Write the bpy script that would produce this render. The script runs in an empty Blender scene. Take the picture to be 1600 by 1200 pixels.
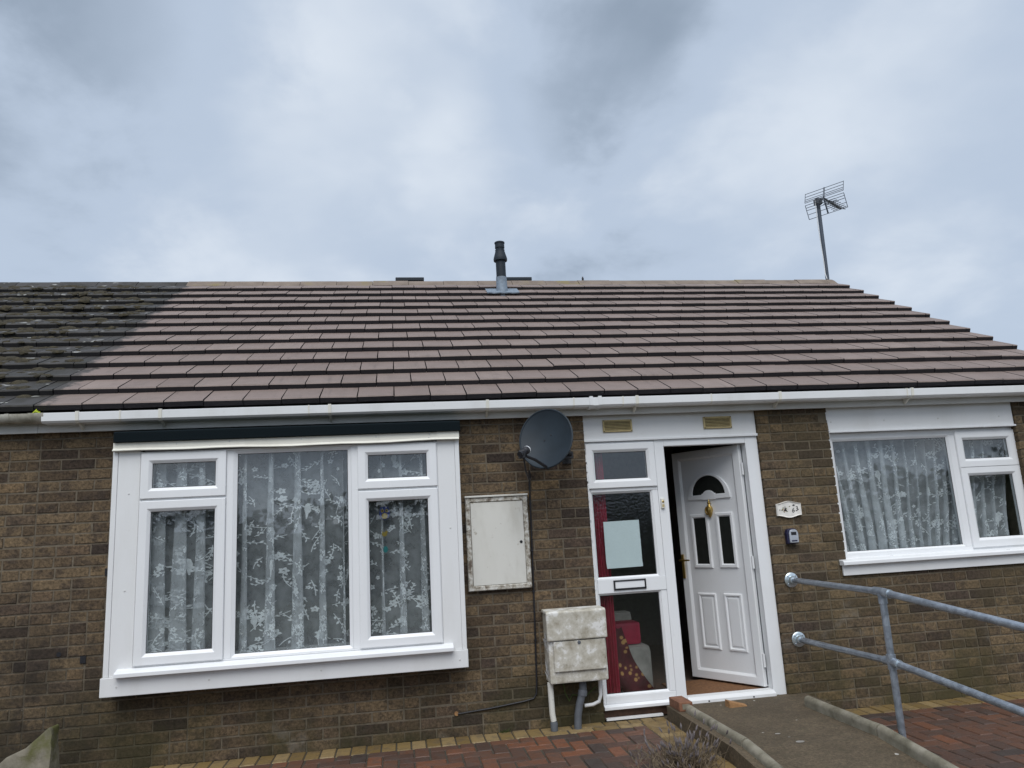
import bpy, bmesh, math, random
from mathutils import Vector, Matrix, noise
random.seed(11)
scene = bpy.context.scene
COL = scene.collection
R = math.radians

# ------------------------------------------------------------------ camera
FPX = 1161.83
CP = Vector((-0.0716, -5.7043, 1.3621))
PITCH, ROLL, YAW = R(11.0665), R(-3.1918), R(9.0925)
fwd = Vector((math.sin(YAW)*math.cos(PITCH), math.cos(YAW)*math.cos(PITCH), math.sin(PITCH)))
rgt = Vector((math.cos(YAW), -math.sin(YAW), 0)); upv = rgt.cross(fwd)
cr, sr = math.cos(ROLL), math.sin(ROLL)
r2 = rgt*cr + upv*sr; u2 = -rgt*sr + upv*cr
cam = bpy.data.cameras.new('camera'); camo = bpy.data.objects.new('camera', cam); COL.objects.link(camo)
M = Matrix((r2, u2, -fwd)).transposed().to_4x4(); M.translation = CP
camo.matrix_world = M
cam.sensor_fit = 'HORIZONTAL'; cam.sensor_width = 36; cam.lens = FPX/1600*36
cam.clip_start = 0.05; cam.clip_end = 3000
scene.camera = camo
def project(P):
    d = Vector(P)-CP; w = d.dot(fwd)
    if w <= 0.1: return (-9999, -9999, w)
    return (800+FPX*d.dot(r2)/w, 600-FPX*d.dot(u2)/w, w)
def in_frame(P, m=12):
    x, y, w = project(P)
    return -m < x < 1600+m and -m < y < 1200+m

# ------------------------------------------------------------------ world, sun, exposure
SUN_EL, SUN_AZ = R(54), R(188)          # behind the viewer, a little to the left
world = bpy.data.worlds.new('World'); scene.world = world; world.use_nodes = True
nt = world.node_tree; nt.nodes.clear()
def N(tree, kind, **kw):
    n = tree.nodes.new(kind)
    for k, v in kw.items(): setattr(n, k, v)
    return n
def L(tree, a, b): tree.links.new(a, b)
out = N(nt, 'ShaderNodeOutputWorld'); bg = N(nt, 'ShaderNodeBackground')
L(nt, bg.outputs[0], out.inputs[0])
tc = N(nt, 'ShaderNodeTexCoord'); sep = N(nt, 'ShaderNodeSeparateXYZ'); L(nt, tc.outputs['Generated'], sep.inputs[0])
def math_(tree, op, a, b=None, c=None, clamp=False):
    n = N(tree, 'ShaderNodeMath', operation=op, use_clamp=clamp)
    for i, v in enumerate((a, b, c)):
        if v is None: continue
        if isinstance(v, (int, float)): n.inputs[i].default_value = v
        else: L(tree, v, n.inputs[i])
    return n.outputs[0]
zc = math_(nt, 'ADD', math_(nt, 'MAXIMUM', sep.outputs[2], 0.0), 0.30)
px_ = math_(nt, 'DIVIDE', sep.outputs[0], zc); py_ = math_(nt, 'DIVIDE', sep.outputs[1], zc)
comb = N(nt, 'ShaderNodeCombineXYZ'); L(nt, px_, comb.inputs[0]); L(nt, py_, comb.inputs[1])
def wnoise(scale, detail, rough, off, dist=0.0):
    mp = N(nt, 'ShaderNodeMapping'); mp.inputs[1].default_value = off; L(nt, comb.outputs[0], mp.inputs[0])
    n = N(nt, 'ShaderNodeTexNoise'); n.inputs['Scale'].default_value = scale; n.inputs['Detail'].default_value = detail
    n.inputs['Roughness'].default_value = rough; n.inputs['Distortion'].default_value = dist
    L(nt, mp.outputs[0], n.inputs['Vector']); return n.outputs[0]
n1 = wnoise(1.15, 5, 0.52, (3.1, 0.4, 0), 0.25)
n2 = wnoise(3.2, 6, 0.55, (7.3, 2.2, 0), 0.2)
mixn = math_(nt, 'ADD', math_(nt, 'MULTIPLY', n1, 0.58), math_(nt, 'MULTIPLY', n2, 0.42))
# a few separate darker cloud masses, placed as directions in the sky
def blob(px, py, rad, amt):
    a = (px-800)/FPX; b = (600-py)/FPX
    d = (r2*a + u2*b + fwd).normalized()
    vm = N(nt, 'ShaderNodeVectorMath', operation='DISTANCE'); L(nt, tc.outputs['Generated'], vm.inputs[0]); vm.inputs[1].default_value = d
    t = math_(nt, 'ADD', vm.outputs['Value'], math_(nt, 'MULTIPLY', math_(nt, 'SUBTRACT', n2, 0.5), 0.45))
    mr = N(nt, 'ShaderNodeMapRange', interpolation_type='SMOOTHSTEP'); L(nt, t, mr.inputs[0])
    mr.inputs[1].default_value = rad; mr.inputs[2].default_value = rad*0.05; mr.inputs[3].default_value = 0; mr.inputs[4].default_value = amt
    return mr.outputs[0]
tot = mixn
for b_ in (blob(925, 120, .23, -.115), blob(170, 20, .26, -.10), blob(60, 230, .24, -.05), blob(470, 100, .20, .10), blob(700, 190, .13, .10), blob(1330, 60, .26, .08), blob(230, 390, .24, .06), blob(1400, 330, .25, .03)):
    tot = math_(nt, 'ADD', tot, b_)
ramp = N(nt, 'ShaderNodeValToRGB'); L(nt, tot, ramp.inputs[0])
cr_ = ramp.color_ramp; cr_.interpolation = 'EASE'
cr_.elements[0].position = 0.24; cr_.elements[0].color = (.275, .340, .430, 1)
cr_.elements[1].position = 0.70; cr_.elements[1].color = (.730, .790, .865, 1)
e = cr_.elements.new(0.46); e.color = (.475, .560, .685, 1)
sky = N(nt, 'ShaderNodeTexSky', sky_type='NISHITA'); sky.sun_disc = False; sky.sun_elevation = SUN_EL; sky.sun_rotation = SUN_AZ
skm = N(nt, 'ShaderNodeVectorMath', operation='SCALE'); L(nt, sky.outputs[0], skm.inputs[0]); skm.inputs['Scale'].default_value = 0.08
mx = N(nt, 'ShaderNodeMixRGB'); mx.inputs[0].default_value = 0.08
L(nt, ramp.outputs[0], mx.inputs[1]); L(nt, skm.outputs[0], mx.inputs[2])
L(nt, mx.outputs[0], bg.inputs[0]); bg.inputs[1].default_value = 0.69
sun = bpy.data.lights.new('sun', 'SUN'); suno = bpy.data.objects.new('sun', sun); COL.objects.link(suno)
sun.energy = 1.45; sun.angle = R(50); sun.color = (1.0, .985, .965)
sd = Vector((math.sin(SUN_AZ)*math.cos(SUN_EL), math.cos(SUN_AZ)*math.cos(SUN_EL), math.sin(SUN_EL)))
suno.rotation_euler = sd.to_track_quat('Z', 'Y').to_euler(); suno.location = (0, -20, 20)
vs = scene.view_settings; scene.display_settings.display_device = 'sRGB'
vs.view_transform = 'Standard'; vs.look = 'None'; vs.gamma = 1; vs.use_curve_mapping = False; vs.exposure = 0.68

# ------------------------------------------------------------------ materials
MATS = {}
class T:
    """small helper round one material's node tree"""
    def __init__(s, name):
        s.m = bpy.data.materials.new(name); s.m.use_nodes = True; s.t = s.m.node_tree
        s.b = s.t.nodes['Principled BSDF']; s.o = s.t.nodes['Material Output']; MATS[name] = s.m
        s.geo = None
    def pos(s):
        if not s.geo: s.geo = N(s.t, 'ShaderNodeNewGeometry')
        return s.geo.outputs['Position']
    def noise(s, scale, detail=4, rough=.55, vec=None, stretch=None, dist=0, off=(0,0,0)):
        n = N(s.t, 'ShaderNodeTexNoise'); n.inputs['Scale'].default_value = scale; n.inputs['Detail'].default_value = detail
        n.inputs['Roughness'].default_value = rough; n.inputs['Distortion'].default_value = dist
        v = vec or s.pos()
        mp = N(s.t, 'ShaderNodeMapping'); mp.inputs[3].default_value = stretch or (1,1,1); mp.inputs[1].default_value = off; L(s.t, v, mp.inputs[0]); v = mp.outputs[0]
        L(s.t, v, n.inputs['Vector']); return n.outputs[0]
    def rng(s, v, a, b, c=0, d=1, smooth=True):
        m = N(s.t, 'ShaderNodeMapRange', interpolation_type='SMOOTHSTEP' if smooth else 'LINEAR'); L(s.t, v, m.inputs[0])
        for i, q in enumerate((a, b, c, d)): m.inputs[i+1].default_value = q
        return m.outputs[0]
    def ramp(s, v, stops):
        n = N(s.t, 'ShaderNodeValToRGB'); L(s.t, v, n.inputs[0]); e = n.color_ramp.elements
        while len(e) < len(stops): e.new(.5)
        for q, (p, c) in zip(e, stops): q.position = p; q.color = (*c, 1)
        return n.outputs[0]
    def mix(s, f, a, b, mode='MIX'):
        n = N(s.t, 'ShaderNodeMixRGB', blend_type=mode)
        for i, q in enumerate((f, a, b)):
            if isinstance(q, (int, float)): n.inputs[i].default_value = q
            elif isinstance(q, tuple): n.inputs[i].default_value = (*q, 1)
            else: L(s.t, q, n.inputs[i])
        return n.outputs[0]
    def rnd(s):
        oi = N(s.t, 'ShaderNodeObjectInfo'); at = N(s.t, 'ShaderNodeAttribute'); at.attribute_name = 'rnd'
        return math_(s.t, 'FRACT', math_(s.t, 'ADD', oi.outputs['Random'], at.outputs['Fac']))
    def xyz(s):
        n = N(s.t, 'ShaderNodeSeparateXYZ'); L(s.t, s.pos(), n.inputs[0]); return n.outputs
    def bump(s, h, strength=.3, dist=.01):
        n = N(s.t, 'ShaderNodeBump'); n.inputs['Strength'].default_value = strength; n.inputs['Distance'].default_value = dist
        L(s.t, h, n.inputs['Height']); L(s.t, n.outputs[0], s.b.inputs['Normal']); return n
    def col(s, c):
        if isinstance(c, tuple): s.b.inputs['Base Color'].default_value = (*c, 1)
        else: L(s.t, c, s.b.inputs['Base Color'])
    def set(s, rough=.6, metal=0, spec=.5):
        if isinstance(rough, (int, float)): s.b.inputs['Roughness'].default_value = rough
        else: L(s.t, rough, s.b.inputs['Roughness'])
        s.b.inputs['Metallic'].default_value = metal; s.b.inputs['Specular IOR Level'].default_value = spec
def simple(name, c, rough=.6, metal=0, var=.12, scale=25, bump=0, spec=.5):
    t = T(name); n = t.noise(scale, 5)
    lo = tuple(x*(1-var) for x in c); hi = tuple(min(1, x*(1+var)) for x in c)
    t.col(t.ramp(n, [(.3, lo), (.7, hi)])); t.set(rough, metal, spec)
    if bump: t.bump(n, bump, .004)
    return t.m

def brick_mat(name, mortar=False):
    t = T(name); x, y, z = t.xyz()
    big = t.noise(1.3, 5, .6); fine = t.noise(48, 6, .75); mid = t.noise(17, 5, .6, dist=.4)
    if mortar:
        c = t.ramp(mid, [(.3, (.110, .090, .065)), (.7, (.185, .154, .114))])
    else:
        r = t.rnd()
        c = t.ramp(r, [(0, (.040, .030, .025)), (.15, (.080, .057, .037)), (.4, (.114, .082, .051)), (.65, (.138, .100, .061)), (.82, (.165, .119, .070)), (.93, (.066, .048, .040)), (1, (.198, .137, .075))])
        blot = t.rng(t.noise(9, 4, .6, stretch=(1.0,1,1.5), off=(5,1,2)), .47, .62)
        c = t.mix(math_(t.t, 'MULTIPLY', blot, .62), c, (.046, .036, .030))
        c = t.mix(.9, c, t.ramp(fine, [(.33, (.14, .14, .14)), (.67, (.88, .86, .84))]), 'OVERLAY')
    # damp, soot and algae that have grown on the lower courses
    low = math_(t.t, 'MULTIPLY', t.rng(z, .75, -.05), t.rng(big, .38, .62))
    left = math_(t.t, 'MULTIPLY', math_(t.t, 'MULTIPLY', t.rng(x, -1.7, -2.5), t.rng(z, 1.35, .5)), t.rng(t.noise(3.4, 7, .72), .30, .66))
    c = t.mix(math_(t.t, 'MULTIPLY', low, .7), c, (.040, .038, .014))
    c = t.mix(math_(t.t, 'MULTIPLY', left, .72), c, (.026, .022, .017))
    right = math_(t.t, 'MULTIPLY', t.rng(x, 2.2, 3.4), t.rng(big, .3, .7))
    c = t.mix(math_(t.t, 'MULTIPLY', right, .35), c, (.105, .085, .040))
    bloom = math_(t.t, 'MULTIPLY', t.rng(t.noise(3.1, 6, .6, off=(9,3,1)), .60, .74), t.rng(z, 1.3, .3))
    c = t.mix(math_(t.t, 'MULTIPLY', bloom, .40), c, (.24, .22, .19))
    chip = t.rng(t.noise(60, 2, .5, off=(2,8,4)), .74, .80)
    c = t.mix(math_(t.t, 'MULTIPLY', chip, .6), c, (.36, .33, .27))
    t.col(c); t.set(.9, 0, .25)
    t.bump(math_(t.t, 'ADD', math_(t.t, 'MULTIPLY', fine, .5), mid), .7, .006)
    return t.m
brick_mat('brick'); brick_mat('mortar', True)

def tile_mat(name, old=False, edge=False):
    t = T(name); r = t.rnd(); n = t.noise(7, 5, .6); f = t.noise(120, 4, .7)
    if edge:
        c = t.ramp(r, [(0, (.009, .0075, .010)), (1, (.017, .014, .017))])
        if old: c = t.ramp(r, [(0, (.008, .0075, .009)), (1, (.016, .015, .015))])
    elif old:
        c = t.ramp(r, [(0, (.032, .029, .027)), (1, (.048, .043, .040))])
        c = t.mix(t.rng(n, .42, .62), c, (.022, .019, .013))
        lich = t.rng(t.noise(11, 3, .5, stretch=(.6,1,1), off=(4,4,4)), .655, .69)
        c = t.mix(lich, c, (.30, .30, .28))
    else:
        c = t.ramp(r, [(0, (.182, .136, .117)), (.2, (.206, .156, .136)), (.8, (.224, .171, .149)), (1, (.250, .192, .167))])
        c = t.mix(math_(t.t, 'MULTIPLY', t.rng(n, .35, .75), .35), c, (.125, .097, .080))
        c = t.mix(t.rng(t.noise(70, 2, .5, off=(3,3,1)), .72, .78), c, (.32, .29, .26))
        sx = t.xyz()[0]; near = math_(t.t, 'ADD', t.rng(sx, XB+.30, XB-.02, smooth=False), math_(t.t, 'MULTIPLY', math_(t.t, 'SUBTRACT', t.noise(9, 5, .65), .5), 1.3))
        c = t.mix(t.rng(near, .60, .85), c, (.050, .043, .038))
        st = t.rng(t.noise(5, 4, .6, stretch=(3, .5, .5), off=(1,7,3)), .55, .8)
        c = t.mix(math_(t.t, 'MULTIPLY', st, .45), c, (.090, .070, .062))
    c = t.mix(.35, c, t.ramp(f, [(.3, (.3, .3, .3)), (.7, (.75, .75, .75))]), 'OVERLAY')
    t.col(c); t.set(.62, 0, .45); t.bump(f, .35, .003); return t.m
XB, XV = -2.572, 6.097
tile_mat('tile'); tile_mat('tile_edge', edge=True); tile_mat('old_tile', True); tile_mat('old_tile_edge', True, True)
t = T('ridge'); c = t.ramp(t.noise(6, 5), [(.3, (.16, .125, .10)), (.7, (.25, .20, .16))]); t.col(t.mix(t.rng(t.noise(3), .55, .7), c, (.21, .17, .085))); t.set(.9)
simple('roof_deck', (.03, .028, .027), .9)

def white_mat(name, base=(.80, .81, .82), dirt=.12, rough=.32, dcol=(.42, .40, .34)):
    t = T(name); a = t.noise(3.2, 5, .6, stretch=(1, 1, .25)); f = t.noise(45, 4, .6)
    c = t.mix(math_(t.t, 'MULTIPLY', t.rng(a, .45, .75), dirt), base, dcol)
    c = t.mix(math_(t.t, 'MULTIPLY', t.rng(f, .60, .75), dirt*.8), c, dcol)
    t.col(c); t.set(t.rng(a, .3, .7, rough-.06, rough+.12)); return t.m
white_mat('upvc'); white_mat('upvc_board', (.76, .765, .765), .16, .45)
white_mat('gutter_white', (.80, .81, .81), .22, .35); white_mat('fascia_white', (.62, .62, .60), .3, .5)
white_mat('cream_trim', (.76, .74, .66), .3, .45)
t = T('old_gutter'); a = t.noise(9, 6, .65, stretch=(1,1,.6)); t.col(t.ramp(a, [(.30, (.26, .24, .18)), (.5, (.50, .48, .41)), (.7, (.66, .65, .60))])); t.set(.7)
t = T('felt'); f = t.noise(160, 3, .7); t.col(t.ramp(f, [(.3, (.004, .007, .009)), (.75, (.012, .018, .021))])); t.set(.95, 0, .08); t.bump(f, .5, .003)
def glass_mat(name, base=.055, wavy=False):
    t = T(name); t.t.nodes.remove(t.b)
    tr = N(t.t, 'ShaderNodeBsdfTransparent'); tr.inputs[0].default_value = (.905, .93, .935, 1)
    gl = N(t.t, 'ShaderNodeBsdfGlossy'); gl.inputs['Roughness'].default_value = .015 if not wavy else .06
    lw = N(t.t, 'ShaderNodeLayerWeight'); lw.inputs[0].default_value = .5
    p = math_(t.t, 'POWER', lw.outputs['Facing'], 4)
    fac = math_(t.t, 'MULTIPLY_ADD', p, .8, base)
    n = t.noise(2.2 if not wavy else 55, 2, .5); b = N(t.t, 'ShaderNodeBump'); b.inputs['Strength'].default_value = .03 if not wavy else .5; b.inputs['Distance'].default_value = .02 if not wavy else .004
    L(t.t, n, b.inputs['Height']); L(t.t, b.outputs[0], gl.inputs['Normal'])
    ms = N(t.t, 'ShaderNodeMixShader'); L(t.t, fac, ms.inputs[0]); L(t.t, tr.outputs[0], ms.inputs[1]); L(t.t, gl.outputs[0], ms.inputs[2]); L(t.t, ms.outputs[0], t.o.inputs[0])
    return t.m
glass_mat('glass', .085); glass_mat('wavy_glass', .06, True)
def cloth_mat(name, c, fac):
    t = T(name); t.t.nodes.remove(t.b)
    tr = N(t.t, 'ShaderNodeBsdfTransparent'); df = N(t.t, 'ShaderNodeBsdfDiffuse'); tl = N(t.t, 'ShaderNodeBsdfTranslucent')
    df.inputs[0].default_value = (*c, 1); tl.inputs[0].default_value = (*c, 1)
    m1 = N(t.t, 'ShaderNodeMixShader'); m1.inputs[0].default_value = .12; L(t.t, df.outputs[0], m1.inputs[1]); L(t.t, tl.outputs[0], m1.inputs[2])
    m2 = N(t.t, 'ShaderNodeMixShader'); n = t.noise(14, 3); L(t.t, t.rng(n, .3, .7, fac*.8, fac*1.2), m2.inputs[0])
    L(t.t, tr.outputs[0], m2.inputs[1]); L(t.t, m1.outputs[0], m2.inputs[2]); L(t.t, m2.outputs[0], t.o.inputs[0]); return t.m
cloth_mat('net', (.94, .95, .97), .29); cloth_mat('net_dense', (.94, .95, .97), .38); cloth_mat('lace', (.95, .96, .97), .92)
t = T('galvanised'); a = t.noise(22, 5, .6, dist=.5); t.col(t.ramp(a, [(.3, (.30, .34, .40)), (.7, (.50, .55, .61))])); t.set(t.rng(a, .3, .7, .32, .5), .75)
simple('bright_zinc', (.62, .70, .74), .3, .8); simple('dish_grey', (.018, .027, .036), .55, 0, .15, 8, 0, .3)
simple('black_plastic', (.012, .012, .015), .5); simple('grey_plastic', (.10, .11, .125), .55); simple('lead', (.19, .235, .285), .6, .1, .2)
simple('mast_grey', (.07, .085, .11), .5, .2); simple('flue_plastic', (.018, .025, .034), .6, 0, .12, 25, 0, .3)
t = T('peeling_white'); a = t.noise(11, 6, .65); b = t.noise(55, 4, .6); s_ = t.noise(4, 5, .6, stretch=(1,1,.35), off=(3,0,1))
c = t.mix(t.rng(a, .62, .70), (.66, .65, .60), (.36, .32, .25)); c = t.mix(math_(t.t, 'MULTIPLY', t.rng(s_, .45, .75), .45), c, (.36, .33, .27)); c = t.mix(t.rng(b, .69, .75), c, (.16, .13, .10)); t.col(c); t.set(.7); t.bump(a, .3, .004)
t = T('grimy_frame'); a = t.noise(26, 6, .7, off=(1,5,2)); t.col(t.ramp(a, [(.36, (.13, .10, .075)), (.48, (.40, .37, .31)), (.6, (.64, .63, .59))])); t.set(.75); t.bump(a, .4, .004)
t = T('meter_box'); a = t.noise(10, 6, .65, off=(4,2,7)); b = t.noise(34, 5, .65)
c = t.ramp(a, [(.30, (.27, .235, .175)), (.45, (.44, .41, .34)), (.55, (.53, .505, .44)), (.62, (.70, .69, .66))]); c = t.mix(math_(t.t, 'MULTIPLY', t.rng(b, .55, .72), .55), c, (.19, .165, .12)); t.col(c); t.set(.75); t.bump(a, .35, .005)
t = T('concrete'); a = t.noise(3, 6, .65); b = t.noise(60, 5, .75); c = t.ramp(a, [(.3, (.066, .049, .030)), (.7, (.122, .092, .058))]); c = t.mix(.85, c, t.ramp(b, [(.3, (.2, .2, .2)), (.75, (.85, .84, .82))]), 'OVERLAY'); c = t.mix(math_(t.t, 'MULTIPLY', t.rng(t.noise(16, 5, .65, off=(6,1,3)), .45, .7), .55), c, (.060, .050, .028)); c = t.mix(t.rng(t.noise(14, 2, .4, off=(1,2,3)), .745, .77), c, (.40, .38, .34)); t.col(c); t.set(.9); t.bump(b, .5, .004)
t = T('kerb'); a = t.noise(9, 6, .65); b = t.noise(120, 3, .7); c = t.ramp(a, [(.3, (.15, .135, .095)), (.5, (.22, .20, .15)), (.72, (.30, .275, .22))]); c = t.mix(math_(t.t, 'MULTIPLY', t.rng(t.noise(5, 5, off=(7,7,0)), .5, .7), .8), c, (.060, .054, .032)); t.col(c); t.set(.9); t.bump(b, .5, .004)
def paver_mat(name, stops):
    t = T(name); r = t.rnd(); a = t.noise(14, 5, .6); b = t.noise(150, 3, .7)
    c = t.ramp(r, stops); c = t.mix(math_(t.t, 'MULTIPLY', t.rng(a, .42, .72), .5), c, (.055, .045, .036)); c = t.mix(.4, c, t.ramp(b, [(.3, (.32, .32, .32)), (.7, (.72, .72, .72))]), 'OVERLAY')
    t.col(c); t.set(t.rng(a, .3, .7, .45, .75)); t.bump(b, .4, .003); return t.m
paver_mat('paver_red', [(0, (.040, .034, .031)), (.15, (.072, .041, .030)), (.45, (.100, .050, .033)), (.75, (.122, .057, .034)), (.9, (.175, .068, .034)), (1, (.062, .042, .034))])
paver_mat('paver_yellow', [(0, (.16, .105, .038)), (.5, (.22, .15, .058)), (1, (.28, .20, .095))])
t = T('sand_bed'); a = t.noise(40, 5); t.col(t.ramp(a, [(.3, (.035, .03, .022)), (.7, (.07, .06, .042))])); t.set(.95)
t = T('ground'); a = t.noise(.7, 6); t.col(t.ramp(a, [(.35, (.045, .05, .03)), (.65, (.08, .085, .05))])); t.set(.95)
t = T('stone'); a = t.noise(7, 6, .65); c = t.ramp(a, [(.3, (.10, .09, .065)), (.7, (.24, .215, .165))]); c = t.mix(t.rng(t.noise(4, 5, off=(2,2,2)), .45, .62), c, (.085, .085, .022)); t.col(c); t.set(.9); t.bump(t.noise(60, 5), .5, .008)
simple('brass', (.55, .38, .12), .3, .9); simple('vent_gold', (.50, .40, .20), .5, .2, .15); simple('vent_dark', (.05, .04, .02), .7)
simple('red_fabric', (.42, .02, .06), .85, 0, .2, 18); simple('pink_plastic', (.42, .02, .06), .4); simple('cream_fabric', (.30, .28, .25), .8, 0, .3, 9)
t = T('patterned_fabric'); v = N(t.t, 'ShaderNodeTexVoronoi'); v.inputs['Scale'].default_value = 18; L(t.t, t.pos(), v.inputs['Vector']); c = t.ramp(v.outputs['Distance'], [(.22, (.50, .27, .09)), (.34, (.11, .012, .018)), (.8, (.07, .008, .012))]); t.col(c); t.set(.8)
t = T('paper'); a = t.noise(6, 4); b = t.noise(30, 3, .5, stretch=(1, 1, 3.5)); c = t.mix(math_(t.t, 'MULTIPLY', t.rng(b, .55, .7), .10), (.58, .67, .67), (.34, .42, .46)); t.col(c); t.set(.8); t.bump(a, .3, .01)
simple('wood_brown', (.075, .038, .022), .7, 0, .3, 30); simple('chip_wood', (.30, .16, .065), .7, 0, .25, 40); simple('mat_brown', (.16, .075, .03), .95, 0, .35, 60, .4)
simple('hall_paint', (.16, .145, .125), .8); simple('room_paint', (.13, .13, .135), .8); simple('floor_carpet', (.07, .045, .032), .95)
t = T('moss'); a = t.noise(30, 5); t.col(t.ramp(a, [(.3, (.022, .019, .012)), (.6, (.055, .045, .024)), (.8, (.095, .075, .040))])); t.set(1); t.bump(t.noise(200, 3), .8, .01)
simple('dry_stem', (.17, .13, .085), .9, 0, .4, 40); simple('dry_head', (.14, .12, .12), .95, 0, .45, 50)
simple('weed', (.06, .11, .02), .8); simple('yellow_green', (.50, .58, .05), .5, 0, .3, 30)
simple('ink', (.02, .02, .025), .6); simple('ceramic', (.78, .75, .70), .18); simple('olive_paint', (.16, .17, .06), .4); simple('peach_paint', (.65, .46, .36), .4)
simple('safe_blue', (.012, .012, .045), .45); simple('safe_grey', (.46, .49, .54), .4, .3)
simple('owl_navy', (.02, .035, .18), .5); simple('owl_yellow', (.30, .21, .03), .5); simple('owl_teal', (.02, .20, .20), .5); simple('old_brick_red', (.20, .09, .05), .9, 0, .3, 30, .4)
simple('pane_dark', (.02, .022, .02), .1)

# ------------------------------------------------------------------ mesh helpers
WL = {}          # world translation of each object that may be a parent
class MB:
    def __init__(s): s.v = []; s.f = []; s.m = []
    def add(s, vs, fs, m=0):
        o = len(s.v); s.v += [tuple(v) for v in vs]; s.f += [tuple(i+o for i in f) for f in fs]; s.m += [m]*len(fs); return s
    def box(s, x0, x1, y0, y1, z0, z1, m=0):
        return s.add([(x0,y0,z0),(x1,y0,z0),(x1,y1,z0),(x0,y1,z0),(x0,y0,z1),(x1,y0,z1),(x1,y1,z1),(x0,y1,z1)],
                     [(3,2,1,0),(4,5,6,7),(0,1,5,4),(1,2,6,5),(2,3,7,6),(3,0,4,7)], m)
    def prism_x(s, prof, x0, x1, m=0):            # closed (y,z) outline pushed along x
        n = len(prof); vs = [(x0,y,z) for y,z in prof]+[(x1,y,z) for y,z in prof]
        return s.add(vs, [(i,(i+1)%n,n+(i+1)%n,n+i) for i in range(n)]+[tuple(range(n))[::-1], tuple(range(n,2*n))], m)
    def prism_y(s, prof, y0, y1, m=0):            # closed (x,z) outline given thickness in y
        n = len(prof); vs = [(x,y0,z) for x,z in prof]+[(x,y1,z) for x,z in prof]
        return s.add(vs, [(i,n+i,n+(i+1)%n,(i+1)%n) for i in range(n)]+[tuple(range(n)), tuple(range(n,2*n))[::-1]], m)
    def ring(s, x0, x1, z0, z1, prof, m=0):       # mitred picture-frame section: prof = [(inset, y)...] closed
        k = len(prof); vs = []
        for a, y in prof: vs += [(x0+a,y,z0+a),(x1-a,y,z0+a),(x1-a,y,z1-a),(x0+a,y,z1-a)]
        fs = []
        for p in range(k):
            q = (p+1) % k
            for i in range(4):
                j = (i+1) % 4; fs.append((p*4+i, p*4+j, q*4+j, q*4+i))
        return s.add(vs, fs, m)
    def tube(s, pts, r, n=10, m=0, cap=True):
        pts = [Vector(p) for p in pts]; rs = r if isinstance(r, (list, tuple)) else [r]*len(pts)
        vs = []; ref = None
        for i, p in enumerate(pts):
            d = (pts[min(i+1, len(pts)-1)]-pts[max(i-1, 0)]).normalized()
            if ref is None: ref = Vector((0,0,1)) if abs(d.z) < .9 else Vector((1,0,0))
            a = d.cross(ref).normalized(); b = a.cross(d).normalized(); ref = b
            vs += [p+(a*math.cos(2*math.pi*k/n)+b*math.sin(2*math.pi*k/n))*rs[i] for k in range(n)]
        fs = [(i*n+k, i*n+(k+1)%n, (i+1)*n+(k+1)%n, (i+1)*n+k) for i in range(len(pts)-1) for k in range(n)]
        if cap: fs += [tuple(range(n))[::-1], tuple(range((len(pts)-1)*n, len(pts)*n))]
        return s.add(vs, fs, m)
    def lathe(s, prof, org=(0,0,0), axis=(0,0,1), n=20, m=0):
        ax = Vector(axis).normalized(); a = ax.orthogonal().normalized(); b = ax.cross(a); o = Vector(org)
        vs = [o+ax*h+(a*math.cos(2*math.pi*k/n)+b*math.sin(2*math.pi*k/n))*r for r, h in prof for k in range(n)]
        fs = [(i*n+k, i*n+(k+1)%n, (i+1)*n+(k+1)%n, (i+1)*n+k) for i in range(len(prof)-1) for k in range(n)]
        return s.add(vs, fs+[tuple(range(n))[::-1], tuple(range((len(prof)-1)*n, len(prof)*n))], m)
    def mesh(s, name, mats, bevel=0, smooth=False, segs=2):
        me = bpy.data.meshes.new(name); me.from_pydata(s.v, [], s.f); me.polygons.foreach_set('material_index', s.m)
        for q in mats: me.materials.append(MATS[q])
        bm = bmesh.new(); bm.from_mesh(me); bmesh.ops.recalc_face_normals(bm, faces=bm.faces)
        if bevel:
            ed = [e for e in bm.edges if len(e.link_faces) == 2 and e.calc_face_angle(0) > .5]
            bmesh.ops.bevel(bm, geom=ed, offset=bevel, segments=segs, affect='EDGES', profile=.6, clamp_overlap=True)
        bm.to_mesh(me); bm.free()
        if smooth:
            me.shade_smooth(); me.set_sharp_from_angle(angle=R(38))
        return me
def obj(name, mb, mats, parent=None, bevel=0, smooth=False, kind=None, origin=None, segs=2):
    mats = [mats] if isinstance(mats, str) else mats
    me = mb.mesh(name, mats, bevel, smooth, segs) if isinstance(mb, MB) else mb
    o = bpy.data.objects.new(name, me); COL.objects.link(o)
    if parent is not None:
        o.parent = parent; w = Vector(origin or (0,0,0)); o.location = w-WL[parent]; WL[o] = w
        if origin: me.transform(Matrix.Translation(-w))
    else:
        xs = [v.co for v in me.vertices]; lo = Vector([min(v[i] for v in xs) for i in range(3)]); hi = Vector([max(v[i] for v in xs) for i in range(3)])
        b = Vector(((lo.x+hi.x)/2, (lo.y+hi.y)/2, lo.z)); me.transform(Matrix.Translation(-b)); o.location = b; WL[o] = b
    if kind: o['kind'] = kind
    return o
def sub(name, mb, mats, parent, **kw):           # a child built in its parent's own coordinates
    o = obj(name, mb, mats, parent, **kw); o.location = (0,0,0); return o
def thing(name, label, cat, loc, group=None):
    o = bpy.data.objects.new(name, None); COL.objects.link(o); o.location = loc; WL[o] = Vector(loc); o.empty_display_size = .1
    o['label'] = label; o['category'] = cat
    if group: o['group'] = group
    return o
def tag(o, label, cat, group=None):
    o['label'] = label; o['category'] = cat
    if group: o['group'] = group
    return o
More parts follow.
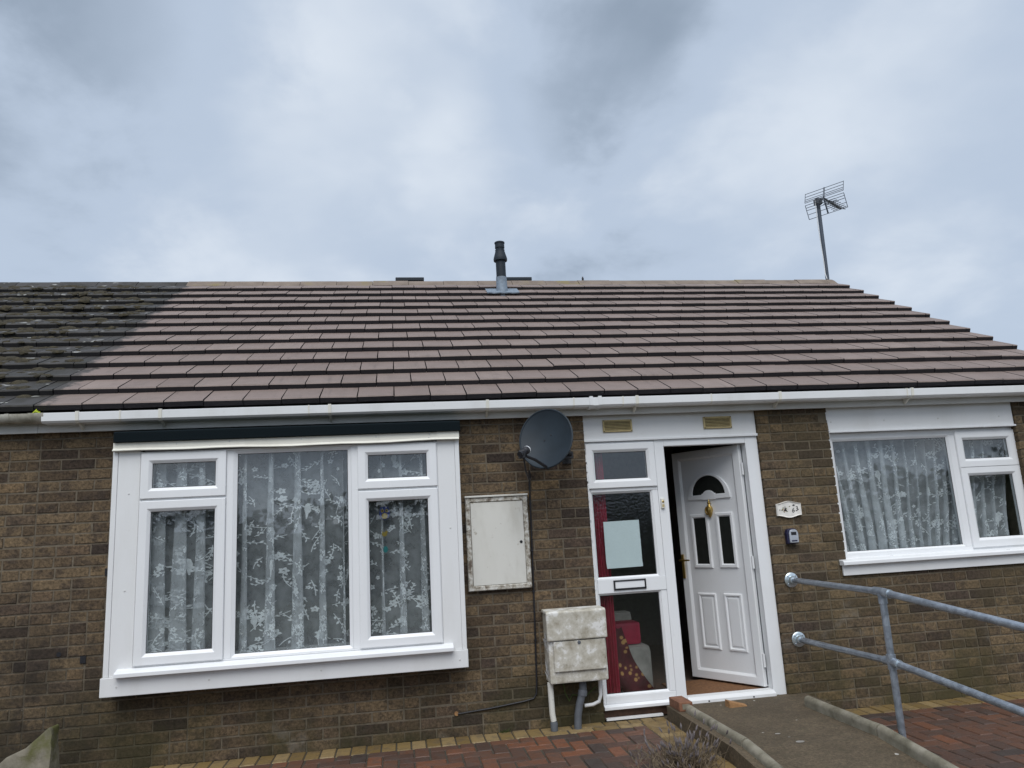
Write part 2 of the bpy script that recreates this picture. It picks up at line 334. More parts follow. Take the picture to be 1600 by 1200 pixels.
def pieces(name, fieldname, unit_meshes, mats_list, items, parent, limit=295):
    """items: (matrix, centre, size). The ones showing largest become objects, the rest one joined part."""
    scored = []
    for it in items:
        p = project(it[1]); vis = in_frame(it[1]); scored.append(((it[2]/max(p[2], .1)) if vis else -1, it))
    scored.sort(key=lambda q: -q[0]); n = 0; rest = []
    for sc, it in scored:
        if sc > 0 and n < limit:
            me = unit_meshes[n % len(unit_meshes)]
            o = bpy.data.objects.new(name, me); COL.objects.link(o); o.parent = parent
            o.matrix_basis = Matrix.Translation(-WL[parent]) @ it[0]; n += 1
        else: rest.append(it)
    if rest:
        vs = []; fs = []; mi = []; rn = []
        for k, it in enumerate(rest):
            me = unit_meshes[k % len(unit_meshes)]; o = len(vs)
            vs += [it[0] @ v.co for v in me.vertices]; q = random.random()
            for p in me.polygons: fs.append([i+o for i in p.vertices]); mi.append(p.material_index); rn.append(q)
        me = bpy.data.meshes.new(fieldname); me.from_pydata(vs, [], fs); me.polygons.foreach_set('material_index', mi)
        for m in unit_meshes[0].materials: me.materials.append(m)
        a = me.attributes.new('rnd', 'FLOAT', 'FACE'); a.data.foreach_set('value', rn)
        o = bpy.data.objects.new(fieldname, me); COL.objects.link(o); o.parent = parent; o.location = -WL[parent]; o['kind'] = 'stuff'
def TRS(loc, scale, rot=None):
    m = Matrix.Diagonal((*scale, 1)); return Matrix.Translation(loc) @ ((rot.to_4x4() @ m) if rot else m)

# ------------------------------------------------------------------ the setting
g = MB().add([(-900,-900,-.20),(900,-900,-.20),(900,900,-.20),(-900,900,-.20)], [(0,1,2,3)])
ground = obj('ground', g, 'ground', kind='structure')
PL, PR = -.065, -.14
pav_l = obj('paving', MB().box(-9, 1.845, -7, .004, -.19, PL-.006), 'sand_bed', kind='structure')
pav_r = obj('paving', MB().box(2.86, 9, -7, .004, -.19, PR-.006), 'sand_bed', kind='structure')
def paver_unit(mat):
    out = []
    for k in range(3):
        j = lambda: random.uniform(-.012, .012)
        m = MB(); c = .045
        top = [(c+j(),c*.5+j(),1),(1-c+j(),c*.5+j(),1),(1-c+j(),1-c*.5+j(),1),(c+j(),1-c*.5+j(),1)]
        m.add(top+[(0,0,.72),(1,0,.72),(1,1,.72),(0,1,.72),(0,0,0),(1,0,0),(1,1,0),(0,1,0)],
              [(0,1,2,3)]+[(4+i,4+(i+1)%4,(i+1)%4,i) for i in range(4)]+[(8+i,8+(i+1)%4,4+(i+1)%4,4+i) for i in range(4)])
        out.append(m.mesh('paver', [mat]))
    return out
PU_R = paver_unit('paver_red'); PU_Y = paver_unit('paver_yellow')
def pave(parent, z, x0, x1, y0, y1, border):
    red = []; yel = []
    def put(lst, xa, xb, ya, yb):
        dz = random.uniform(-.003, .003)
        mtx = TRS((xa+.003, ya+.003, z-.03+dz), (xb-xa-.006, yb-ya-.006, .03))
        lst.append((mtx, Vector(((xa+xb)/2, (ya+yb)/2, z)), (xb-xa)*(yb-ya)))
    for xa, xb, ya, yb, dx in border:
        if dx > 0:
            n = max(1, round((xb-xa)/dx)); w = (xb-xa)/n
            for i in range(n): put(yel, xa+i*w, xa+(i+1)*w, ya, yb)
        else:
            n = max(1, round((yb-ya)/-dx)); w = (yb-ya)/n
            for i in range(n): put(yel, xa, xb, ya+i*w, ya+(i+1)*w)
    n0, n1 = int((x1-x0)/.103)+1, int((y1-y0)/.103)+1; u = .103
    for i in range(-2, n0+2):
        for j in range(-2, n1+2):
            s = (i-j) % 4; xa, ya = x0+i*u, y1-(j+1)*u
            if s == 0: a = (xa, xa+2*u, ya, ya+u)
            elif s == 2: a = (xa, xa+u, ya, ya+2*u)
            else: continue
            a = (max(a[0], x0), min(a[1], x1), max(a[2], y0), min(a[3], y1))
            if a[1]-a[0] > .02 and a[3]-a[2] > .02: put(red, *a)
    pieces('paver', 'paving_blocks', PU_R, None, red, parent); pieces('paver', 'paving_blocks', PU_Y, None, yel, parent)
pave(pav_l, PL, -3.2, 1.64, -2.6, -.205, [(-3.2, .90, -.205, -.002, .103), (.90, 1.37, -.105, -.002, .205), (.90, 1.64, -.205, -.105, .205), (1.37, 1.845, -.105, -.002, .103), (1.64, 1.845, -2.6, -.105, -.103)])
pave(pav_r, PR, 2.875, 6.0, -2.6, -.205, [(2.875, 6.0, -.205, -.002, .103)])

# ramp: level landing, then the slope, with rounded edgings on both sides
RZ = .005; YB = -1.22; SL = .11
prof = [(.05, RZ), (YB, RZ), (-3.0, RZ-SL*1.78), (-3.0, -.199), (.05, -.199)]
rmp = obj('ramp', MB().prism_x(prof, 1.95, 2.79), 'concrete', kind='structure')
obj('landing_end', MB().box(2.79, 3.0, -.36, .03, -.195, RZ-.002), 'concrete', rmp, bevel=.01)
def edging(xc, w, base):
    top = .074; r = w/2
    segs = [(-.33 if xc < 2.5 else -.385, YB+.006), (YB-.006, -2.1), (-2.112, -2.95)]
    for ya, yb in segs:
        m = MB(); k = 7; loops = []
        for t_ in range(7):
            y = ya+(yb-ya)*t_/6; z = top-(max(0, YB-y))*SL + random.uniform(-.002, .002); x = xc+random.uniform(-.002, .002)
            lp = [(x-r, y, z-.13)]+[(x-r*math.cos(math.pi*q/k), y, z-r+r*math.sin(math.pi*q/k)) for q in range(k+1)]+[(x+r, y, z-.13)]
            loops.append(lp)
        n = len(loops[0]); vs = sum(loops, [])
        fs = [(a*n+b, a*n+b+1, (a+1)*n+b+1, (a+1)*n+b) for a in range(6) for b in range(n-1)]+[tuple(range(n)), tuple(range(6*n, 7*n))]
        m.add(vs, fs); obj('kerb_stone', m, 'kerb', rmp, smooth=True)
edging(1.93, .062, 0); edging(2.805, .062, 0)
hb = MB().prism_x([(-.09, .03), (YB, .03), (-3.0, .03-SL*1.78), (-3.0, -.199), (-.09, -.199)], 1.845, 1.9495)
obj('haunching', hb, 'concrete', rmp, bevel=.004)

# ------------------------------------------------------------------ bungalow shell
H = thing('bungalow', 'brown brick bungalow with clean pinkish-brown tiled roof, white bay window and open white door', 'house', (1.75, 0, -.1))
NB = thing('attached_bungalow', 'neighbouring brick bungalow with dark mossy roof tiles and dirty old gutter', 'house', (-6, 0, -.1))
XB, XV = -2.572, 6.097
core = MB(); Y0 = .0042; Y1 = .27; ZT = 2.33
for x0, x1, z0, z1 in [(XB, -1.86, -.3, ZT), (-1.86, .24, -.3, .56), (-1.86, .24, 2.12, ZT), (.24, 1.388, -.3, ZT), (1.388, 2.868, -.3, -.075), (1.388, 2.868, 2.225, ZT), (2.868, 3.485, -.3, ZT), (3.485, 5.272, -.3, .885), (3.485, 5.272, 2.225, ZT), (5.272, 6.0, -.3, ZT)]:
    core.box(x0, x1, Y0, Y1, z0, z1)
wall = obj('wall', core, 'mortar', H)
gb = MB().prism_x([(.271, -.3), (7.0, -.3), (7.0, 2.33), (3.62, 4.30), (.271, 2.33)], 5.75, 5.999)
obj('gable_wall', gb, 'mortar', H); obj('rear_wall', MB().box(XB, 5.749, 6.75, 7.0, -.3, 2.33), 'mortar', H)
nwall = obj('wall', MB().box(-10, XB-.001, Y0, Y1, -.3, ZT), 'mortar', NB)
obj('rear_wall', MB().box(-10, XB-.001, 6.75, 7.0, -.3, 2.33), 'mortar', NB); obj('gable_wall', MB().prism_x([(.271, -.3), (6.749, -.3), (6.749, 2.33), (3.62, 4.30), (.271, 2.33)], -10, -9.75), 'mortar', NB)

def brick_unit():
    out = []
    for k in range(5):
        j = lambda a: random.uniform(-a, a)
        cx, cz = .012, .045
        fr = [(cx+j(.01), j(.012), cz+j(.03)), (1-cx+j(.01), j(.012), cz+j(.03)), (1-cx+j(.01), j(.012), 1-cz+j(.03)), (cx+j(.01), j(.012), 1-cz+j(.03))]
        md = [(j(.006), .05, j(.02)), (1+j(.006), .05, j(.02)), (1+j(.006), .05, 1+j(.02)), (j(.006), .05, 1+j(.02))]
        bk = [(0,1,0),(1,1,0),(1,1,1),(0,1,1)]
        m = MB().add(fr+md+bk, [(0,1,2,3)]+[(4+i,4+(i+1)%4,(i+1)%4,i) for i in range(4)]+[(8+i,8+(i+1)%4,4+(i+1)%4,4+i) for i in range(4)])
        out.append(m.mesh('brick', ['brick']))
    return out
BU = brick_unit()
def lay(segs_fn, parent, zr=(-3, 30)):
    items = []
    for r in range(*zr):
        z = r*.075
        for xa, xb in segs_fn(z+.0375):
            off = .045+(.1125 if r % 2 else 0); k0 = math.floor((xa-off)/.225)
            cuts = [xa]+[off+k*.225 for k in range(k0+1, k0+80) if xa+.045 < off+k*.225 < xb-.045]+[xb]
            fin = [cuts[0]]
            for a, b in zip(cuts, cuts[1:]):
                if b-a > .2 and random.random() < .24: fin.append((a+b)/2)
                fin.append(b)
            for i, (a, b) in enumerate(zip(fin, fin[1:])):
                ea = .005 if i else 0; eb = .005 if i < len(fin)-2 else 0
                dy = random.gauss(0, .0012); tw = Matrix.Rotation(random.gauss(0, .004), 3, 'Y')
                mt = TRS((a+ea, dy, z+.005), (b-a-ea-eb, .098, .0645), tw)
                items.append((mt, Vector(((a+b)/2, 0, z+.04)), (b-a)*.075))
    pieces('brick', 'brickwork', BU, None, items, parent)
def house_segs(z):
    s = []
    if z > .47: s += [(XB+.005, -1.95), (.32, 1.395 if z > -.07 else 2.86)]
    elif z > -.07: s += [(XB+.005, 1.395)]
    else: s += [(XB+.005, 2.86)]
    s.append((2.86, 3.494) if z > .9 else (2.86, 5.995))
    if z > .9: s.append((5.26, 5.995))
    return s
lay(house_segs, wall); lay(lambda z: [(-4.2, XB-.005)], nwall)
# small fixings and stubs left in the brickwork
fx = MB()
for x, z in [(-2.215, .655), (-2.085, 1.228)]: fx.box(x-.018, x+.018, -.006, .02, z-.024, z+.024, 0)
fx.lathe([(.016, 0), (.016, .02)], (-2.37, -.004, .70), (0, 1, 0), 10)
obj('old_fixing', fx, 'black_plastic', wall)

# inside: floor, ceiling, partition walls (seen through glass and the open door)
obj('floor', MB().box(XB, 5.749, .30, 6.749, -.05, .025), 'floor_carpet', H)
obj('ceiling', MB().box(XB, 5.749, .271, 6.749, 2.30, 2.34), 'room_paint', H)
obj('partition', MB().box(1.22, 1.30, .272, 6.748, .026, 2.299), 'hall_paint', H); obj('partition', MB().box(3.12, 3.2, .272, 6.748, .026, 2.299), 'hall_paint', H)
obj('partition', MB().box(1.301, 3.119, 2.6, 2.68, .026, 2.299), 'hall_paint', H)
obj('partition', MB().box(XB+.001, 1.219, 3.6, 3.68, .026, 2.299), 'room_paint', H); obj('partition', MB().box(3.201, 5.748, 3.4, 3.48, .026, 2.299), 'room_paint', H)
obj('party_wall', MB().box(XB-.0005, XB+.06, .272, 3.6, .026, 2.299), 'room_paint', H)

# ------------------------------------------------------------------ roofs
TH = R(30.734); YE, ZE = -.13, 2.36; GA = .3235; TW = .2722; NC = 13
ct, st = math.cos(TH), math.sin(TH)
def slope(s, h=0): return (YE+s*ct-h*st, ZE+s*st+h*ct)
APY, APZ = 3.62, 4.605
def tile_unit(edge, top):
    out = []
    for k in range(3):
        j = lambda a=.006: random.uniform(-a, a)
        b = .004
        # local: x 0..1 width, y 0..1 up the slope, z 0..1 thickness
        vs = [(b,0,0),(1-b,0,0),(1-b,0,.80+j(.06)),(b,0,.80+j(.06)), (b*3,.02+j(.004),1),(1-b*3,.02+j(.004),1), (0,1,0),(1,1,0),(1-b,1,1),(b,1,1)]
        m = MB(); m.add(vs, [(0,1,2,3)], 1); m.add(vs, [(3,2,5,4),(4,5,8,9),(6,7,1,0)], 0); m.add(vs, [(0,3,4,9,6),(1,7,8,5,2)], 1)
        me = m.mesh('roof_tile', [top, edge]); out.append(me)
    return out
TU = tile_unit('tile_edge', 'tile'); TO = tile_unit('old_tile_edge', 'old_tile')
TT = .044
DIP = math.atan(TT/GA)
rot_t = Matrix.Rotation(TH-DIP, 3, 'X')
def tile_field(xa, xb, units, parent, jag=0):
    items = []
    for k in range(NC):
        y, z = slope(k*GA); ph = .462+(TW/2 if k % 2 else 0)
        i0 = math.floor((xa-ph)/TW); xs = [xa]+[ph+i*TW for i in range(i0+1, i0+120) if xa+.05 < ph+i*TW < xb-.05]+[xb]
        for a, b in zip(xs, xs[1:]):
            dz = random.uniform(-.0015, .002); ds = random.uniform(-.004, .004)
            rr = rot_t @ Matrix.Rotation(random.gauss(0, .004), 3, 'Y')
            L_ = .37 if k < NC-1 else GA
            items.append((TRS((a+.002, y+ds*ct, z+ds*st+dz), (b-a-.004, L_, TT), rr), Vector(((a+b)/2, y+.15, z+.09)), (b-a)))
    pieces('roof_tile', 'roof_tiling', units, None, items, parent)
def roof(xa, xb, units, parent, ridge_mat, deck='roof_deck'):
    a, b = slope(.03, -.050), slope(4.26, -.050); c, d = slope(4.30, -.075), slope(.03, -.075)
    ry = lambda p: (2*APY-p[0], p[1])
    dk = MB().prism_x([a, b, c, d], xa, xb-.012)
    rf = obj('roof', dk, deck, parent)
    rs = MB().prism_x([ry(slope(-.0, .0)), ry(slope(4.28, .0)), ry(slope(4.30, -.05)), ry(slope(.03, -.05))], xa, xb-.012)
    obj('rear_slope', rs, 'tile' if ridge_mat == 'ridge' else 'old_tile', rf)
    tile_field(xa, xb, units, rf)
    x = xa; n = 0
    while x < xb-.1:
        x2 = min(x+.45, xb+.004); dz = random.uniform(-.004, .004)
        pr = [(APY-.165, APZ-.108+dz), (APY-.09, APZ-.040+dz), (APY-.03, APZ-.004+dz), (APY+.03, APZ-.004+dz), (APY+.09, APZ-.040+dz), (APY+.165, APZ-.108+dz), (APY+.15, APZ-.125+dz), (APY, APZ-.055+dz), (APY-.15, APZ-.125+dz)]
        obj('ridge_tile', MB().prism_x(pr, x+.002, x2-.003), ridge_mat, rf); x = x2; n += 1
        if parent is NB and n > 20: break
    return rf
rfH = roof(XB, XV, TU, H, 'ridge'); rfN = roof(-9.0, XB-.002, TO, NB, 'old_tile')
# mortar bedding under the ridge
obj('ridge_mortar', MB().prism_x([(APY-.158, APZ-.135), (APY-.153, APZ-.112), (APY, APZ-.06), (APY+.153, APZ-.112), (APY+.158, APZ-.135)], XB+.01, XV-.01), 'ridge', rfH)
# verge: dark undercloak along the gable end
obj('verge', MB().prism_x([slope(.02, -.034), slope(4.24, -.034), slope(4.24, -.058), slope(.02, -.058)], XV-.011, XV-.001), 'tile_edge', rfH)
# moss cushions on the old roof
ico = bmesh.new(); bmesh.ops.create_icosphere(ico, subdivisions=2, radius=1); iv = [v.co.copy() for v in ico.verts]; ifc = [[v.index for v in f.verts] for f in ico.faces]; ico.free()
ms = MB()
for k in range(2300):
    x = random.uniform(-6.2, XB-.12); c_ = random.randrange(NC); s = c_*GA+random.choice([random.uniform(.02, .3), random.uniform(.0, .1), random.uniform(.22, .31)]); 
    if x > XB-.5 and random.random() < .35: continue
    h = .042-TT*(s-c_*GA)/GA; y, z = slope(s, h); r = random.choice([.010, .016, .022, .03, .045])*random.uniform(.7, 1.2)
    sx, sy, sz = r*random.uniform(.9, 1.9), r*random.uniform(.7, 1.1), r*random.uniform(.35, .6); sd_ = Vector((random.random()*50, 0, 0))
    vs = []
    for v in iv:
        q = 1+.55*noise.noise(v*2.2+sd_); vs.append((x+v.x*sx*q, y+v.y*sy*q*ct, z+v.z*sz*q+v.y*sy*st))
    ms.add(vs, ifc)
obj('moss', ms, 'moss', rfN, kind='stuff', smooth=True)

# ------------------------------------------------------------------ fascia, gutters
fa = MB().box(XB+.001, XV-.09, -.062, -.042, 2.212, 2.345); obj('fascia', fa, 'fascia_white', H, bevel=.003)
obj('soffit', MB().box(XB+.001, XV-.09, -.0415, .0065, 2.222, 2.234), 'fascia_white', H)
obj('fascia', MB().box(-10, XB-.001, -.062, -.042, 2.212, 2.345), 'fascia_white', NB); obj('soffit', MB().box(-10, XB-.001, -.0415, .0065, 2.222, 2.234), 'fascia_white', NB)
gp = [(-.066, 2.338), (-.066, 2.275), (-.080, 2.262), (-.168, 2.262), (-.184, 2.276), (-.188, 2.330), (-.180, 2.334), (-.178, 2.330), (-.175, 2.280), (-.165, 2.268), (-.084, 2.268), (-.072, 2.278), (-.072, 2.338)]
GX = -2.50
gut = obj('gutter', MB().prism_x(gp, GX, XV+.02), 'gutter_white', H, smooth=False)
def strap(x, w=.022, o=.005, mat='cream_trim', parent=gut, nm='gutter_bracket'):
    p = [(-.0655, 2.340), (-.0655, 2.270), (-.079, 2.262-o), (-.169, 2.262-o), (-.185-o, 2.274), (-.189-o, 2.334+o), (-.176, 2.336+o), (-.178, 2.3345), (-.1885, 2.3305), (-.1845, 2.2755), (-.1682, 2.2615), (-.08, 2.2615), (-.066, 2.2745), (-.066, 2.340)]
    m = MB().prism_x(p, x-w/2, x+w/2); return obj(nm, m, mat, parent)
for x in (-2.27, -1.723, -.551, .616, 1.795, 2.996, 4.177, 5.35):
    b = strap(x); m = MB().prism_x([(-.0625, 2.262), (-.0625, 2.225), (-.075, 2.222), (-.13, 2.252), (-.13, 2.2565), (-.08, 2.2565)], x-.007, x+.007); obj('bracket_leg', m, 'cream_trim', gut)
for x in (1.425, 1.495): strap(x, .026, .008, 'gutter_white', nm='gutter_union')
obj('gutter_union', MB().prism_x([(y, z-.002) for y, z in gp[:6]]+[(-.192, 2.333), (-.190, 2.270), (-.172, 2.2575), (-.078, 2.2575), (-.0645, 2.273), (-.0645, 2.338)][::1], 1.425, 1.495), 'gutter_white', gut)
for x in (1.287, 1.681, 2.41, -1.99, -.70, 4.13): strap(x, .010, .002, nm='gutter_clip')
# old half-round gutter of the neighbour, with the adaptor where the two meet
def half(r, t0, yc, zc, n=14):
    o = [(yc-r*math.cos(math.pi*k/n), zc-r*math.sin(math.pi*k/n)) for k in range(n+1)]
    return o+[(yc+(r-t0)*math.cos(math.pi*k/n), zc-(r-t0)*math.sin(math.pi*k/n)) for k in range(n+1)]
og = obj('gutter', MB().prism_x(half(.060, .004, -.126, 2.332), -10, GX-.03), 'old_gutter', NB, smooth=True)
obj('gutter_adaptor', MB().prism_x(half(.066, .0055, -.126, 2.334), GX-.085, GX+.012), 'old_gutter', og, smooth=True)
for x in (-2.72, -3.7): obj('gutter_bracket', MB().prism_x(half(.0645, .004, -.126, 2.334), x-.012, x+.012), 'old_gutter', og, smooth=True)
lf = MB()
for k in range(5):
    x = -2.565+k*.011; z = 2.336+.010*math.sin(k*1.3); a = .018+.008*(k % 2)
    lf.add([(x-.02, -.165, z-.012), (x+.012, -.185, z+.002), (x+.03, -.155, z-.02), (x, -.14, z+a)], [(0,1,3), (1,2,3), (2,0,3), (0,2,1)])
tag(obj('leaf_clump', lf, 'yellow_green'), 'scrap of bright yellow-green leaf caught in the old gutter end', 'leaf')

# ------------------------------------------------------------------ windows
def sash(parent, x0, x1, z0, z1, yf, w=.068, name='sash', glass='glass', open_=True, dep=.05):
    p = [(0, yf+dep), (0, yf+.004), (.004, yf), (w-.022, yf), (w-.016, yf+.004), (w-.002, yf+.015), (w, yf+.022), (w, yf+dep)]
    f = obj(name, MB().ring(x0, x1, z0, z1, p), 'upvc', parent)
    g_ = MB().box(x0+w-.006, x1-w+.006, yf+.0235, yf+.0275, z0+w-.006, z1-w+.006); obj('pane', g_, glass, f if WL.get(f) is not None and parent is H else parent)
    s_ = MB().ring(x0+w-.002, x1-w+.002, z0+w-.002, z1-w+.002, [(0, yf+.023), (0, yf+.0205), (.005, yf+.0205), (.005, yf+.023)]); obj('gasket', s_, 'black_plastic', f if parent is H else parent)
    return f
def fixed(parent, x0, x1, z0, z1, yf, w=.02, glass='glass'):           # direct-glazed light inside a frame opening
    p = [(0, yf+.03), (0, yf), (.003, yf), (w, yf+.012), (w, yf+.03)]
    obj('bead', MB().ring(x0, x1, z0, z1, p), 'upvc', parent); obj('pane', MB().box(x0+w-.004, x1-w+.004, yf+.016, yf+.020, z0+w-.004, z1-w+.004), glass, parent)
    obj('gasket', MB().ring(x0+w-.001, x1-w+.001, z0+w-.001, z1-w+.001, [(0, yf+.0155), (0, yf+.0125), (.004, yf+.0125), (.004, yf+.0155)]), 'black_plastic', parent)

# the bay: a shallow white box standing proud of the wall
D = -.18
bay = MB()      # outer frame members
bx0, bx1, bz0, bz1 = -1.842, .222, .600, 2.036
bay.ring(bx0, bx1, bz0, bz1, [(0, D+.07), (0, D+.002), (.012, D+.002), (.012, D+.07)])
for xm in (-1.243, -.379): bay.box(xm-.024, xm+.024, D+.003, D+.07, bz0+.0125, bz1-.0125)
for x0, x1 in ((bx0+.0125, -1.2675), (-.3545, bx1-.0125)): bay.box(x0, x1, D+.004, D+.07, 1.690, 1.708)
bayw = obj('bay_window', bay, 'upvc', H, bevel=.003)
for a in ((-1.836, -1.268, 1.708, 2.026), (-1.836, -1.268, .611, 1.692), (-.356, .216, 1.708, 2.026), (-.356, .216, .611, 1.692)): sash(bayw, *a, D-.014, .074)
fixed(bayw, -1.2185, -.4035, .6125, 2.0235, D+.004, .024)
for x0, x1, nm in ((-2.022, -1.988, 'corner_trim'), (.352, .385, 'corner_trim')): obj(nm, MB().box(x0, x1, D-.006, .0, .551, 2.045), 'upvc_board', bayw, bevel=.004)
for x0, x1 in ((-1.987, -1.8425), (.2225, .351)): obj('side_panel', MB().box(x0, x1, D, -.001, .551, 2.045), 'upvc_board', bayw, bevel=.002)
obj('apron_board', MB().box(-2.034, .390, D-.014, .0, .430, .550), 'upvc_board', bayw, bevel=.004)
obj('bay_sill', MB().prism_x([(D-.062, .552), (D-.062, .576), (D-.052, .584), (D+.0, .599), (D+.06, .599), (D+.06, .5505), (D-.05, .5505)], -1.936, .288), 'upvc', bayw, bevel=.003)
tp = MB(); n = 14
for k in range(n):      # folded drip strip along the top, slightly wavy
    xa, xb = -2.018+(2.404)*k/n, -2.018+(2.404)*(k+1)/n; w_ = lambda x: .004*math.sin(x*2.7)+.003*math.sin(x*9)
    A, B = w_(xa), w_(xb)
    tp.add([(xa, D-.022, 2.103), (xb, D-.022, 2.103), (xb, D-.022, 2.060+B), (xa, D-.022, 2.060+A), (xa, D-.042, 2.043+A), (xb, D-.042, 2.043+B), (xa, D-.038, 2.038+A), (xb, D-.038, 2.038+B), (xa, D, 2.046), (xb, D, 2.046), (xa, D, 2.103), (xb, D, 2.103)],
           [(0,1,2,3), (3,2,5,4), (4,5,7,6), (6,7,9,8), (8,9,11,10), (10,11,1,0)])
obj('drip_strip', tp, 'cream_trim', bayw)
obj('strip_end', MB().box(.225, .388, D-.026, D-.0225, 2.060, 2.104), 'cream_trim', bayw)
sc = MB()
for x, z in ((-1.60, 2.085), (-1.245, 2.088), (-.75, 2.086), (-.22, 2.084), (.17, 2.088), (.165, 2.066), (-1.38, 2.058), (-1.93, .49), (-1.35, .49), (-.62, .49), (.33, .485), (.30, 1.4), (-1.91, 1.75), (-1.91, 1.1)):
    yy = D-.0225 if z > 2.05 else (D-.0145 if z < .6 else D-.0005); sc.lathe([(.006, 0), (.006, -.0015), (.003, -.003)], (x, yy, z), (0, 1, 0), 8)
obj('screw_heads', sc, 'fascia_white', bayw)
obj('bay_canopy', MB().prism_x([(D-.045, 2.104), (D-.045, 2.172), (D-.03, 2.182), (.003, 2.205), (.003, 2.104)], -2.012, .397), 'felt', bayw, bevel=.004)
obj('inner_sill', MB().box(-1.84, .22, D+.071, .30, .56, .598), 'upvc', bayw)
obj('inner_head', MB().box(-1.84, .22, D+.071, .27, 2.05, 2.10), 'upvc', bayw)

# right-hand window, set back in the brick reveal
FY = .055
rw = MB(); rw.ring(3.487, 5.270, .965, 2.008, [(0, FY+.07), (0, FY), (.050, FY), (.050, FY+.07)]); rw.box(4.632, 4.690, FY+.001, FY+.07, 1.0155, 1.9575); rw.box(4.6905, 5.2195, FY+.002, FY+.07, 1.664, 1.682)
rwin = obj('side_window', rw, 'upvc', H, bevel=.003)
fixed(rwin, 3.5375, 4.6315, 1.0155, 1.9575, FY+.002, .018)
sash(rwin, 4.688, 5.268, 1.668, 1.985, FY-.016, .078); sash(rwin, 4.690, 5.268, 1.000, 1.680, FY-.016, .08)
obj('head_panel', MB().box(3.496, 5.256, .012, .05, 2.025, 2.221), 'upvc_board', rwin, bevel=.003); obj('head_trim', MB().box(3.496, 5.262, -.004, .052, 2.009, 2.0245), 'upvc', rwin, bevel=.003)
obj('window_sill', MB().prism_x([(-.062, .938), (-.062, .962), (-.05, .972), (FY, .985), (FY+.06, .985), (FY+.06, .935), (-.05, .935)], 3.430, 5.31), 'upvc', rwin, bevel=.003)
obj('apron_board', MB().box(3.440, 5.30, -.024, -.006, .855, .9345), 'upvc_board', rwin, bevel=.003); obj('inner_sill', MB().box(3.486, 5.27, FY+.071, .32, .93, .964), 'upvc', rwin)
sc = MB()
for x in (3.53, 4.02, 4.53, 5.12): sc.lathe([(.007, 0), (.007, -.0015), (.003, -.003)], (x, .0118, 2.10), (0, 1, 0), 8)
obj('screw_heads', sc, 'fascia_white', rwin)
# edge pointing beside the frames (ragged white sealant)
for xs, zr in ((3.4905, (.99, 2.2)), (1.3975, (.05, 2.0))):
    m = MB(); z = zr[0]
    while z < zr[1]-.08:
        h = random.uniform(.05, .075); m.box(xs-.003, xs+random.uniform(.004, .009), .003, .05, z, z+h); z += .075
    obj('sealant', m, 'upvc_board', rwin if xs > 3 else H)

# ------------------------------------------------------------------ door set with side light
DY = .03
ds = MB()
ds.box(1.392, 1.424, DY, DY+.07, .045, 2.006)                 # left jamb
ds.box(1.972, 2.052, DY-.006, DY+.07, .006, 2.008)            # post between side light and door
ds.box(2.752, 2.858, DY-.006, DY+.07, .0, 2.008)              # right jamb
ds.box(2.0525, 2.7515, DY-.006, DY+.07, 1.955, 2.008)         # head over the door
ds.box(1.4245, 1.9715, DY, DY+.07, 1.612, 1.640); ds.box(1.4245, 1.9715, DY-.004, DY+.07, .842, .948); ds.box(1.4245, 1.9715, DY, DY+.07, .045, .100); ds.box(1.4245, 1.9715, DY, DY+.07, 1.990, 2.006)
ds.box(1.925, 1.9715, DY+.001, DY+.07, .1005, .8415); ds.box(1.925, 1.9715, DY+.001, DY+.07, .9485, 1.6115)
dset = obj('door_frame', ds, 'upvc', H, bevel=.004)
sash(dset, 1.402, 1.968, 1.640, 1.992, DY-.018, .070)
fixed(dset, 1.4245, 1.9245, .9485, 1.6115, DY+.006, .014, 'wavy_glass'); fixed(dset, 1.4245, 1.9245, .1005, .8415, DY+.006, .014, 'wavy_glass')
obj('door_sill', MB().prism_x([(DY-.05, .004), (DY-.05, .026), (DY-.01, .044), (DY+.07, .044), (DY+.07, .004)], 2.0525, 2.7515), 'upvc_board', dset, bevel=.002)
obj('side_sill', MB().prism_x([(DY-.035, .012), (DY-.035, .032), (DY, .0445), (DY+.06, .0445), (DY+.06, .012)], 1.40, 1.9715), 'upvc', dset, bevel=.002)
obj('drain_hole', MB().box(2.20, 2.212, DY-.0515, DY-.049, .010, .020).box(2.56, 2.572, DY-.0515, DY-.049, .010, .020), 'black_plastic', dset)
obj('bottom_board', MB().box(1.402, 1.95, .045, .08, -.06, .0115), 'wood_brown', dset); obj('bottom_strip', MB().box(1.41, 1.845, .0, .03, -.0605, -.045), 'upvc_board', dset)
hp = obj('head_panel', MB().box(1.396, 2.857, .018, .06, 2.030, 2.221), 'upvc_board', dset, bevel=.003)
obj('head_trim', MB().box(1.394, 2.862, .004, .062, 2.0085, 2.0295), 'upvc', dset, bevel=.004)
for vx in (1.557, 2.405):
    v = obj('air_vent', MB().ring(vx, vx+.242, 2.082, 2.180, [(0, .0175), (0, .006), (.003, .003), (.012, .003), (.014, .008), (.014, .0175)]), 'vent_gold', H)
    obj('vent_back', MB().box(vx+.014, vx+.228, .0145, .0172, 2.096, 2.166), 'vent_dark', v)
    for k in range(6):
        z = 2.0985+k*.0118; obj('slat', MB().prism_x([(.0142, z+.007), (.005, z), (.005, z+.0025), (.0142, z+.0095)], vx+.0142, vx+.2278), 'vent_gold', v)
    s = MB()
    for x, z in ((vx+.008, 2.088), (vx+.234, 2.088), (vx+.008, 2.174), (vx+.234, 2.174)): s.lathe([(.005, 0), (.004, -.002)], (x, .003, z), (0, 1, 0), 8)
    obj('screw_heads', s, 'vent_dark', v)
